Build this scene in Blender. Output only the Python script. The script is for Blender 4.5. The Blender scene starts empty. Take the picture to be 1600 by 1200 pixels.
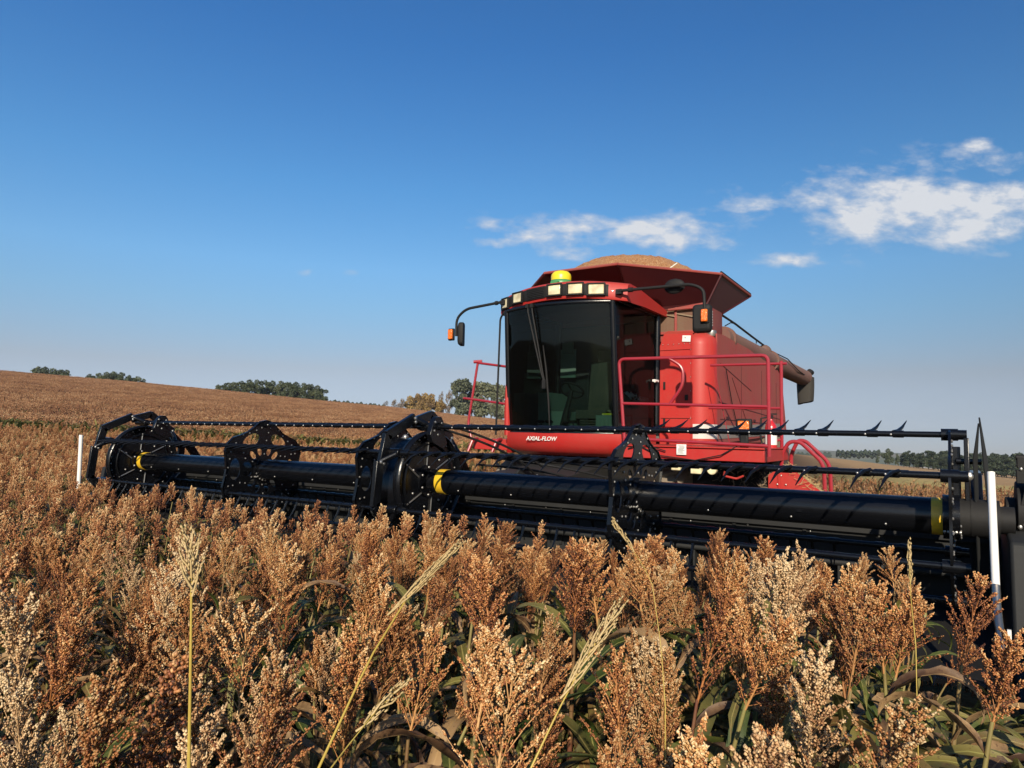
import bpy, bmesh, math, random
import numpy as np
from mathutils import Vector, Matrix
R = math.radians
SC = bpy.context.scene
COL = SC.collection

# ------------------------------------------------------------------ camera
CAM = Vector((5.0466, -5.6395, 1.7339))
cam = bpy.data.cameras.new("camera")
cam_ob = bpy.data.objects.new("camera", cam)
COL.objects.link(cam_ob)
# columns: camera right, camera up, minus view direction (world axes: X along the header, Y to the machine's rear)
cam_ob.matrix_world = Matrix(((0.84009, 0.02208, 0.54199, CAM.x),
                              (0.54210, -0.06978, -0.83741, CAM.y),
                              (0.01933, 0.99732, -0.07060, CAM.z),
                              (0, 0, 0, 1)))
cam.sensor_width = 36.0
cam.lens = 36.0 * 1080 / 1600
cam.clip_start = 0.05
cam.clip_end = 9000
SC.camera = cam_ob
FW = np.array([-0.543, 0.840]); RT = np.array([0.840, 0.543])

# ------------------------------------------------------------------ world, sun, exposure
SUN = Vector((0.40, -0.816, 0.440)).normalized()
EL = math.asin(SUN.z)
W = bpy.data.worlds.new("World"); SC.world = W
W.use_nodes = True
nt = W.node_tree
for n in list(nt.nodes): nt.nodes.remove(n)
def N(t, ty, **k):
    n = t.nodes.new(ty)
    for a, v in k.items():
        if a.startswith('i_'):
            key = a[2:]
            n.inputs[int(key) if key.isdigit() else key].default_value = v
        else: setattr(n, a, v)
    return n
def L(t, a, b): t.links.new(a, b)
def M_(t, op, a, b=None, c=None, clamp=False):
    n = t.nodes.new('ShaderNodeMath'); n.operation = op; n.use_clamp = clamp
    for i, v in enumerate((a, b, c)):
        if v is None: continue
        if isinstance(v, (int, float)): n.inputs[i].default_value = v
        else: t.links.new(v, n.inputs[i])
    return n.outputs[0]
tc = N(nt, 'ShaderNodeTexCoord')
sep = N(nt, 'ShaderNodeSeparateXYZ'); L(nt, tc.outputs['Generated'], sep.inputs[0])
zz = M_(nt, 'MAXIMUM', M_(nt, 'ADD', sep.outputs[2], 0.035), 0.012)
cmb = N(nt, 'ShaderNodeCombineXYZ'); L(nt, sep.outputs[0], cmb.inputs[0]); L(nt, sep.outputs[1], cmb.inputs[1]); L(nt, zz, cmb.inputs[2])
nrm = N(nt, 'ShaderNodeVectorMath', operation='NORMALIZE'); L(nt, cmb.outputs[0], nrm.inputs[0])
sky = N(nt, 'ShaderNodeTexSky', sky_type='NISHITA', sun_disc=False, sun_elevation=EL,
        sun_rotation=math.atan2(SUN.x, SUN.y), altitude=300, air_density=1.0, dust_density=0.7, ozone_density=3.0)
L(nt, nrm.outputs[0], sky.inputs['Vector'])
hs0 = N(nt, 'ShaderNodeHueSaturation', i_Saturation=1.15, i_Value=1.0); L(nt, sky.outputs[0], hs0.inputs['Color'])
hs1 = N(nt, 'ShaderNodeVectorMath', operation='MULTIPLY'); L(nt, hs0.outputs[0], hs1.inputs[0]); hs1.inputs[1].default_value = (.94, .97, 1.05)
crp = N(nt, 'ShaderNodeValToRGB'); e_ = crp.color_ramp.elements
SKYT = [(0, (.60, .55, .62)), (.085, (.82, .56, .46)), (.17, (.83, .79, .67)), (.225, (.85, .91, .81)), (.33, (.66, .90, .88)), (.5, (.44, .77, .90)), (1, (.36, .66, .86))]
while len(e_) < len(SKYT): e_.new(.5)
for i, (p_, c_) in enumerate(SKYT): e_[i].position = p_; e_[i].color = (*c_, 1)
L(nt, sep.outputs[2], crp.inputs[0])
hs2 = N(nt, 'ShaderNodeVectorMath', operation='MULTIPLY'); L(nt, hs1.outputs[0], hs2.inputs[0]); L(nt, crp.outputs[0], hs2.inputs[1])
side = M_(nt, 'SUBTRACT', 1.0, M_(nt, 'MULTIPLY', M_(nt, 'ADD', M_(nt, 'MULTIPLY', sep.outputs[0], float(RT[0])), M_(nt, 'MULTIPLY', sep.outputs[1], float(RT[1]))), .24))
hs = N(nt, 'ShaderNodeVectorMath', operation='SCALE'); L(nt, hs2.outputs[0], hs.inputs[0]); L(nt, side, hs.inputs['Scale'])
# clouds, as a pattern over directions of the sky
fwd = M_(nt, 'ADD', M_(nt, 'MULTIPLY', sep.outputs[0], float(FW[0])), M_(nt, 'MULTIPLY', sep.outputs[1], float(FW[1])))
rgt = M_(nt, 'ADD', M_(nt, 'MULTIPLY', sep.outputs[0], float(RT[0])), M_(nt, 'MULTIPLY', sep.outputs[1], float(RT[1])))
fwc = M_(nt, 'MAXIMUM', fwd, 0.05)
U = M_(nt, 'DIVIDE', rgt, fwc); V = M_(nt, 'DIVIDE', sep.outputs[2], fwc)
uv = N(nt, 'ShaderNodeCombineXYZ'); L(nt, U, uv.inputs[0]); L(nt, M_(nt, 'MULTIPLY', V, 2.0), uv.inputs[1])
nz = N(nt, 'ShaderNodeTexNoise', i_Scale=11.0, i_Detail=10.0, i_Roughness=0.58, i_Distortion=0.15); L(nt, uv.outputs[0], nz.inputs['Vector'])
nz2 = N(nt, 'ShaderNodeTexNoise', i_Scale=30.0, i_Detail=6.0, i_Roughness=0.6); L(nt, uv.outputs[0], nz2.inputs['Vector'])
CLOUDS = [(.165, .300, .150, .024, 1.0), (.04, .290, .050, .018, .8), (.095, .268, .07, .012, .6), (-.022, .277, .036, .010, .75), (.225, .272, .035, .010, .6),
          (.60, .345, .185, .052, 1.05), (.50, .325, .075, .036, .9), (.56, .310, .09, .03, .8), (.70, .34, .13, .045, 1.0), (.42, .352, .045, .016, .6),
          (.70, .405, .08, .03, .6), (.353, .343, .045, .014, .62), (.398, .263, .046, .010, .75), (.695, .437, .032, .014, .65), (.45, .387, .022, .011, .5),
          (-.243, .228, .024, .006, .5), (-.305, .228, .014, .006, .5), (.63, .44, .05, .012, .3), (.285, .33, .03, .012, .3)]
msk = None
for (cu, cv, ru, rv, amp) in CLOUDS:
    a = M_(nt, 'MULTIPLY', M_(nt, 'SUBTRACT', U, cu), 1 / ru); b = M_(nt, 'MULTIPLY', M_(nt, 'SUBTRACT', V, cv), 1 / rv)
    d2 = M_(nt, 'ADD', M_(nt, 'MULTIPLY', a, a), M_(nt, 'MULTIPLY', b, b))
    g = M_(nt, 'MULTIPLY', M_(nt, 'POWER', 2.718, M_(nt, 'MULTIPLY', d2, -0.55)), amp)
    msk = g if msk is None else M_(nt, 'MAXIMUM', msk, g)
den = M_(nt, 'ADD', msk, M_(nt, 'MULTIPLY', M_(nt, 'SUBTRACT', nz.outputs[0], 0.5), 2.3))
den = M_(nt, 'ADD', den, M_(nt, 'MULTIPLY', M_(nt, 'SUBTRACT', nz2.outputs[0], 0.5), 0.55))
den = M_(nt, 'MULTIPLY', M_(nt, 'SUBTRACT', den, 0.38), 1.65, clamp=True)
den = M_(nt, 'MULTIPLY', den, M_(nt, 'MULTIPLY', M_(nt, 'SUBTRACT', msk, 0.07), 4.0, clamp=True))
den = M_(nt, 'MULTIPLY', M_(nt, 'POWER', den, 1.25), 0.95)
ccol = N(nt, 'ShaderNodeMix', data_type='RGBA'); ccol.inputs['A'].default_value = (3.0, 3.4, 4.1, 1); ccol.inputs['B'].default_value = (4.7, 4.8, 5.0, 1)
L(nt, den, ccol.inputs['Factor'])
mixc = N(nt, 'ShaderNodeMix', data_type='RGBA'); L(nt, den, mixc.inputs['Factor']); L(nt, hs.outputs[0], mixc.inputs['A']); L(nt, ccol.outputs['Result'], mixc.inputs['B'])
bg = N(nt, 'ShaderNodeBackground', i_Strength=0.105); L(nt, mixc.outputs['Result'], bg.inputs['Color'])
wo = N(nt, 'ShaderNodeOutputWorld'); L(nt, bg.outputs[0], wo.inputs[0])

sl = bpy.data.lights.new("sun", 'SUN'); sl.energy = 5.0; sl.angle = R(0.53); sl.color = (1.0, 0.88, 0.70)
so = bpy.data.objects.new("sun", sl); COL.objects.link(so)
so.rotation_euler = SUN.to_track_quat('Z', 'Y').to_euler(); so.location = CAM + SUN * 60
SC.view_settings.view_transform = 'Standard'; SC.view_settings.look = 'None'
SC.view_settings.exposure = 0.6; SC.view_settings.gamma = 1.0
SC.render.engine = 'CYCLES'
SC.cycles.use_denoising = True
SC.cycles.max_bounces = 7; SC.cycles.diffuse_bounces = 3; SC.cycles.glossy_bounces = 3; SC.cycles.transparent_max_bounces = 10
rnd = random.Random(11); rng = np.random.default_rng(7)

# ------------------------------------------------------------------ materials
def newmat(name):
    m = bpy.data.materials.new(name); m.use_nodes = True
    t = m.node_tree
    for n in list(t.nodes): t.nodes.remove(n)
    o = N(t, 'ShaderNodeOutputMaterial'); p = N(t, 'ShaderNodeBsdfPrincipled'); L(t, p.outputs[0], o.inputs[0])
    return m, t, p, o
def rgb(c): return (c[0], c[1], c[2], 1)
def mixrgb(t, f, a, b, bl='MIX'):
    n = N(t, 'ShaderNodeMix', data_type='RGBA', blend_type=bl)
    for k, v in (('Factor', f), ('A', a), ('B', b)):
        if isinstance(v, (int, float)): n.inputs[k].default_value = v
        elif isinstance(v, tuple): n.inputs[k].default_value = rgb(v)
        else: L(t, v, n.inputs[k])
    return n.outputs['Result']
def noise(t, scale, detail=5, rough=.6, vec=None, dist=0.0):
    n = N(t, 'ShaderNodeTexNoise', i_Scale=scale, i_Detail=detail, i_Roughness=rough, i_Distortion=dist)
    if vec is None:
        g = N(t, 'ShaderNodeNewGeometry'); vec = g.outputs['Position']
    L(t, vec, n.inputs['Vector'])
    return n.outputs[0]
def ramp(t, f, stops, interp='LINEAR'):
    n = N(t, 'ShaderNodeValToRGB'); n.color_ramp.interpolation = interp
    e = n.color_ramp.elements
    while len(e) < len(stops): e.new(0.5)
    for i, (p, c) in enumerate(stops):
        e[i].position = p; e[i].color = rgb(c) if len(c) == 3 else c
    L(t, f, n.inputs[0]); return n.outputs[0]
def paint(name, col, rough=.35, metal=0.0, dust=.25, dustcol=(.30, .19, .12), bump=.02, coat=0.0, updust=.35, chips=0.0, spec=.5):
    """painted or moulded machine surface with field dust on it: patchy, and thicker on faces that look up"""
    m, t, p, o = newmat(name)
    n1 = noise(t, 2.3, 6, .65); n2 = noise(t, 38, 4, .7); n3 = noise(t, 0.7, 3, .5)
    g = N(t, 'ShaderNodeNewGeometry'); s = N(t, 'ShaderNodeSeparateXYZ'); L(t, g.outputs['Normal'], s.inputs[0])
    up = M_(t, 'MULTIPLY', M_(t, 'MAXIMUM', s.outputs[2], 0.0), updust)
    d = M_(t, 'MULTIPLY', M_(t, 'ADD', n1, M_(t, 'MULTIPLY', n2, .5)), 1.35)
    d = M_(t, 'ADD', M_(t, 'MULTIPLY', M_(t, 'SUBTRACT', d, .45), dust * 1.6), up, clamp=True)
    gp_ = N(t, 'ShaderNodeNewGeometry'); mp_ = N(t, 'ShaderNodeMapping'); mp_.inputs['Scale'].default_value = (9, 9, .7); L(t, gp_.outputs['Position'], mp_.inputs[0])
    stk = noise(t, 1.6, 5, .65, mp_.outputs[0])
    d = M_(t, 'ADD', d, M_(t, 'MULTIPLY', M_(t, 'SUBTRACT', stk, .52), dust * 1.5), clamp=True)
    c0 = mixrgb(t, M_(t, 'MULTIPLY', n3, .35), col, tuple(x * .72 for x in col))
    c = mixrgb(t, d, c0, dustcol)
    if chips:
        ch = M_(t, 'MULTIPLY', M_(t, 'GREATER_THAN', noise(t, 60, 3, .7), .70), chips)
        c = mixrgb(t, ch, c, (.2, .17, .15))
    L(t, c, p.inputs['Base Color'])
    L(t, M_(t, 'ADD', rough, M_(t, 'MULTIPLY', d, .45), clamp=True), p.inputs['Roughness'])
    p.inputs['Metallic'].default_value = metal; p.inputs['Specular IOR Level'].default_value = spec; p.inputs['Coat Weight'].default_value = coat
    b = N(t, 'ShaderNodeBump', i_Strength=bump * 5, i_Distance=.01); L(t, n2, b.inputs['Height']); L(t, b.outputs[0], p.inputs['Normal'])
    return m
MT = {}
MT['red'] = paint('red_paint', (.37, .012, .012), .42, dust=.20, dustcol=(.22, .075, .05), coat=.05, updust=.22, chips=.5, spec=.3)
MT['red_dusty'] = paint('dusty_red_paint', (.27, .024, .024), .55, dust=.46, dustcol=(.19, .085, .066), updust=.3, spec=.3)
MT['red_dark'] = paint('red_flap_shade_and_seam', (.040, .0035, .006), .55, dust=.08, dustcol=(.06, .022, .018), updust=.2, spec=.3)  # red with the tank flaps' underside shade put into the colour; also panel seams
MT['rail'] = paint('red_rail_paint', (.27, .008, .019), .3, dust=.08, dustcol=(.2, .1, .08), coat=.3, updust=.15, chips=.5)
MT['black'] = paint('black_paint', (.0028, .0032, .0045), .24, dust=.025, dustcol=(.016, .015, .014), coat=.0, updust=.01, spec=.34)
MT['black_matt'] = paint('black_plastic', (.006, .006, .0065), .6, dust=.15, dustcol=(.035, .032, .028), updust=.07, spec=.25)
MT['grey_sheet'] = paint('dark_grey_sheet', (.011, .012, .013), .55, dust=.22, dustcol=(.028, .027, .024), updust=.10, spec=.3)
MT['rubber'] = paint('dusty_tyre_rubber', (.035, .03, .027), .9, dust=.9, dustcol=(.17, .135, .10), bump=.12, updust=.3)
MT['auger'] = paint('dusty_auger_tube', (.13, .036, .03), .6, dust=.6, dustcol=(.125, .08, .06), updust=.22)
MT['spout'] = paint('spout_rubber', (.012, .011, .010), .7, dust=.35, dustcol=(.045, .038, .03), updust=.1)
MT['white'] = paint('white_enamel', (.66, .65, .62), .4, dust=.05, updust=.05)
MT['bandwhite'] = paint('white_decal', (.52, .50, .48), .5, dust=.22, updust=.05)
MT['bandgrey'] = paint('grey_decal', (.20, .185, .18), .55, dust=.5, dustcol=(.17, .12, .095), updust=.05)
MT['yellow'] = paint('yellow_band', (.62, .38, .006), .4, dust=.1, updust=.02)
MT['domeyellow'] = paint('yellow_plastic', (.66, .52, .012), .35, dust=.03, updust=.02)
MT['domegreen'] = paint('green_plastic', (.03, .20, .06), .4, dust=.08, updust=.02)
MT['steel'] = paint('bright_steel', (.36, .36, .35), .38, metal=.9, dust=.1, updust=.05)
MT['tan'] = paint('dusty_sheet', (.20, .16, .11), .8, dust=.5, dustcol=(.2, .13, .08), updust=.2)
MT['screen'] = paint('dusty_screen', (.12, .05, .033), .8, dust=.6, dustcol=(.13, .09, .058), bump=.1, updust=.1)
MT['seat'] = paint('seat_cloth', (.025, .03, .03), .9, dust=.2, updust=.05)
MT['interior'] = paint('cab_trim', (.13, .17, .15), .7, dust=.3, dustcol=(.2, .2, .17), updust=.05)
MT['letter'] = paint('silver_letters', (.62, .58, .56), .4, dust=.2, updust=.02)
MT['ink'] = paint('dark_print', (.05, .045, .045), .6, dust=.1, updust=.02)
MT['cloth'] = paint('pale_cloth', (.66, .72, .66), .9, dust=.1, updust=.02)
MT['clothgreen'] = paint('green_cloth', (.04, .13, .12), .9, dust=.1, updust=.02)
MT['chrome'] = paint('worn_chrome', (.55, .50, .43), .22, metal=1.0, dust=.35, dustcol=(.25, .17, .09), updust=.02)
MT['extred'] = paint('extinguisher_red', (.42, .006, .012), .25, dust=.04, coat=.5, updust=.05)
def amber():
    m, t, p, o = newmat('amber_lens'); p.inputs['Base Color'].default_value = (.75, .16, .01, 1); p.inputs['Roughness'].default_value = .25
    v = N(t, 'ShaderNodeTexVoronoi', i_Scale=70.0); g = N(t, 'ShaderNodeNewGeometry'); L(t, g.outputs['Position'], v.inputs['Vector'])
    b = N(t, 'ShaderNodeBump', i_Strength=.6, i_Distance=.01); L(t, v.outputs['Distance'], b.inputs['Height']); L(t, b.outputs[0], p.inputs['Normal'])
    L(t, mixrgb(t, v.outputs['Distance'], (.80, .20, .012), (.50, .07, .005)), p.inputs['Base Color'])
    p.inputs['Coat Weight'].default_value = .5
    return m
MT['amber'] = amber()
def lens():
    m, t, p, o = newmat('lamp_lens')
    v = noise(t, 7, 3, .5); c = ramp(t, v, [(.3, (.40, .33, .19)), (.6, (.68, .60, .38))])
    L(t, c, p.inputs['Base Color']); p.inputs['Roughness'].default_value = .18; p.inputs['Coat Weight'].default_value = .6
    return m
MT['lens'] = lens()
def glass(name, tint, fac, refl=(.42, .46, .50, 1)):
    m, t, p, o = newmat(name); t.nodes.remove(p)
    tr = N(t, 'ShaderNodeBsdfTransparent'); tr.inputs[0].default_value = rgb(tint)
    gl = N(t, 'ShaderNodeBsdfGlossy'); gl.inputs['Roughness'].default_value = .03; gl.inputs[0].default_value = refl
    df = N(t, 'ShaderNodeBsdfDiffuse'); df.inputs[0].default_value = (.22, .20, .17, 1)
    fr = N(t, 'ShaderNodeFresnel', i_IOR=1.5)
    m1 = N(t, 'ShaderNodeMixShader'); L(t, M_(t, 'MULTIPLY', noise(t, 3, 6, .7), fac), m1.inputs[0]); L(t, tr.outputs[0], m1.inputs[1]); L(t, df.outputs[0], m1.inputs[2])
    m2 = N(t, 'ShaderNodeMixShader'); L(t, fr.outputs[0], m2.inputs[0]); L(t, m1.outputs[0], m2.inputs[1]); L(t, gl.outputs[0], m2.inputs[2])
    L(t, m2.outputs[0], o.inputs[0]); return m
MT['glass'] = glass('tinted_windscreen_glass', (.26, .40, .36), .008, (.34, .44, .46, 1))
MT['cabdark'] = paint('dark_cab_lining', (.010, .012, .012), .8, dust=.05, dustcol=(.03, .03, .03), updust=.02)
MT['sideglass'] = glass('side_window_glass', (.42, .52, .50), .02, (.20, .21, .22, 1))
def grain():
    m, t, p, o = newmat('sorghum_grain')
    v = N(t, 'ShaderNodeTexVoronoi', i_Scale=85.0); g = N(t, 'ShaderNodeNewGeometry'); L(t, g.outputs['Position'], v.inputs['Vector'])
    s = N(t, 'ShaderNodeSeparateColor'); L(t, v.outputs['Color'], s.inputs[0])
    L(t, ramp(t, s.outputs[0], [(0, (.24, .080, .024)), (.5, (.43, .185, .062)), (.85, (.54, .30, .115)), (1, (.62, .46, .26))]), p.inputs['Base Color'])
    b = N(t, 'ShaderNodeBump', i_Strength=1.0, i_Distance=.02, invert=True); L(t, v.outputs['Distance'], b.inputs['Height']); L(t, b.outputs[0], p.inputs['Normal'])
    p.inputs['Roughness'].default_value = .7
    return m
MT['grain'] = grain()

# ---- plants
def head_mat(name, stops, mul=1.14):
    m, t, p, o = newmat(name)
    a = N(t, 'ShaderNodeVertexColor', layer_name='tint'); s = N(t, 'ShaderNodeSeparateColor'); L(t, a.outputs[0], s.inputs[0])
    oi = N(t, 'ShaderNodeObjectInfo')
    f = M_(t, 'ADD', s.outputs[0], M_(t, 'MULTIPLY', M_(t, 'SUBTRACT', oi.outputs['Random'], .5), .42), clamp=True)
    c = ramp(t, f, stops)
    c = mixrgb(t, 1.0, c, N_comb(t, M_(t, 'MULTIPLY', s.outputs[1], mul)), 'MULTIPLY')
    L(t, c, p.inputs['Base Color']); p.inputs['Roughness'].default_value = .55
    p.inputs['Specular IOR Level'].default_value = .35
    return m
def N_comb(t, v):
    c = N(t, 'ShaderNodeCombineColor')
    for i in range(3): L(t, v, c.inputs[i])
    return c.outputs[0]
ST = [(0, (.045, .015, .008)), (.2, (.165, .052, .020)), (.42, (.345, .135, .042)), (.64, (.45, .235, .088)), (.84, (.51, .33, .155)), (1, (.57, .42, .235))]
MT['head_rust'] = head_mat('rust_seed_head', ST)
MT['head_dark'] = head_mat('dark_seed_head', [(p_, tuple(x * .74 for x in c)) for p_, c in ST])
MT['head_pale'] = head_mat('pale_seed_head', [(0, (.09, .038, .019)), (.25, (.24, .115, .050)), (.5, (.39, .235, .115)), (.75, (.45, .30, .155)), (1, (.52, .385, .225))])
MT['head_far'] = head_mat('far_seed_heads', [(0, (.045, .016, .009)), (.28, (.18, .060, .024)), (.52, (.325, .132, .047)), (.76, (.44, .25, .108)), (1, (.58, .42, .22))])
MT['head_hill'] = head_mat('hillside_seed_heads', [(0, (.05, .022, .012)), (.3, (.16, .068, .030)), (.55, (.26, .122, .053)), (.8, (.36, .205, .10)), (1, (.48, .34, .19))])
def leaf_mat(name, a, b, c, rib, green=True):
    m, t, p, o = newmat(name)
    u = N(t, 'ShaderNodeUVMap'); s = N(t, 'ShaderNodeSeparateXYZ'); L(t, u.outputs[0], s.inputs[0])
    oi = N(t, 'ShaderNodeObjectInfo')
    n1 = noise(t, 14, 5, .7); n2 = noise(t, 70, 3, .7)
    f = M_(t, 'ADD', M_(t, 'MULTIPLY', n1, 1.1), M_(t, 'MULTIPLY', M_(t, 'SUBTRACT', oi.outputs['Random'], .5), .7))
    f = M_(t, 'ADD', f, M_(t, 'MULTIPLY', M_(t, 'SUBTRACT', s.outputs[1], .5), .45), clamp=True)
    col = ramp(t, f, [(.25, a), (.52, b), (.8, c)])
    sp = M_(t, 'MULTIPLY', M_(t, 'GREATER_THAN', n2, .62), .55)
    col = mixrgb(t, sp, col, (.07, .028, .018))
    mid = M_(t, 'LESS_THAN', M_(t, 'ABSOLUTE', M_(t, 'SUBTRACT', s.outputs[0], .5)), .055)
    col = mixrgb(t, M_(t, 'MULTIPLY', mid, .75), col, rib)
    L(t, col, p.inputs['Base Color']); p.inputs['Roughness'].default_value = .5
    wv = N(t, 'ShaderNodeTexWave', i_Scale=9.0, i_Distortion=0.3); L(t, u.outputs[0], wv.inputs[0])
    b_ = N(t, 'ShaderNodeBump', i_Strength=.25, i_Distance=.004); L(t, wv.outputs[1], b_.inputs['Height']); L(t, b_.outputs[0], p.inputs['Normal'])
    tl = N(t, 'ShaderNodeBsdfTranslucent'); L(t, col, tl.inputs[0])
    ms = N(t, 'ShaderNodeMixShader', i_0=.34); L(t, p.outputs[0], ms.inputs[1]); L(t, tl.outputs[0], ms.inputs[2]); L(t, ms.outputs[0], o.inputs[0])
    return m
MT['leaf_green'] = leaf_mat('green_leaf', (0.048, 0.072, 0.014), (0.104, 0.123, 0.026), (0.208, 0.173, 0.046), (0.368, 0.345, 0.102))
MT['leaf_olive'] = leaf_mat('olive_leaf', (0.067, 0.071, 0.017), (0.125, 0.108, 0.029), (0.200, 0.112, 0.041), (0.336, 0.270, 0.090))
MT['leaf_dry'] = leaf_mat('dry_leaf', (0.080, 0.042, 0.023), (0.184, 0.105, 0.050), (0.368, 0.232, 0.108), (0.416, 0.270, 0.120))
def simple(name, stops, sc=20, rough=.6):
    m, t, p, o = newmat(name); oi = N(t, 'ShaderNodeObjectInfo')
    f = M_(t, 'ADD', M_(t, 'MULTIPLY', noise(t, sc, 4, .6), .7), M_(t, 'MULTIPLY', oi.outputs['Random'], .35), clamp=True)
    L(t, ramp(t, f, stops), p.inputs['Base Color']); p.inputs['Roughness'].default_value = rough
    return m
MT['stem'] = simple('sorghum_stem', [(.2, (.10, .022, .014)), (.45, (.14, .09, .03)), (.7, (.19, .17, .055))], 6)
MT['straw_stem'] = simple('yellow_stalk', [(.2, (0.295, 0.202, 0.025)), (.6, (0.377, 0.281, 0.056)), (.9, (0.410, 0.310, 0.112))], 8)
MT['straw_head'] = simple('straw_panicle', [(.2, (0.279, 0.194, 0.077)), (.6, (0.377, 0.274, 0.126)), (.9, (0.443, 0.331, 0.189))], 30)
MT['stubble'] = simple('stubble_stalks', [(.15, (.085, .03, .016)), (.45, (.17, .072, .03)), (.75, (.27, .16, .07)), (.95, (.37, .28, .13))], 5, .8)
def tree_mat(name, a, b, c):
    m, t, p, o = newmat(name)
    vc = N(t, 'ShaderNodeVertexColor', layer_name='tint'); s = N(t, 'ShaderNodeSeparateColor'); L(t, vc.outputs[0], s.inputs[0])
    oi = N(t, 'ShaderNodeObjectInfo')
    f = M_(t, 'ADD', s.outputs[0], M_(t, 'MULTIPLY', M_(t, 'SUBTRACT', oi.outputs['Random'], .5), .4), clamp=True)
    L(t, ramp(t, f, [(.1, a), (.5, b), (.9, c)]), p.inputs['Base Color']); p.inputs['Roughness'].default_value = .7
    return m
MT['tree_green'] = tree_mat('tree_leaves', (0.022, 0.032, 0.014), (0.043, 0.058, 0.024), (0.076, 0.086, 0.037))
MT['tree_gum'] = tree_mat('gum_leaves', (0.040, 0.050, 0.026), (0.076, 0.086, 0.045), (0.122, 0.126, 0.068))
MT['tree_autumn'] = tree_mat('autumn_leaves', (0.101, 0.061, 0.022), (0.173, 0.108, 0.035), (0.259, 0.173, 0.043))
MT['tree_bare'] = tree_mat('bare_twigs', (0.086, 0.068, 0.050), (0.137, 0.104, 0.076), (0.187, 0.144, 0.101))
MT['tree_pine'] = tree_mat('pine_needles', (0.013, 0.022, 0.010), (0.024, 0.037, 0.016), (0.045, 0.059, 0.024))
MT['bark'] = simple('bark', [(.2, (.10, .08, .06)), (.6, (.22, .19, .15)), (.9, (.36, .32, .27))], 3, .9)

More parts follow.
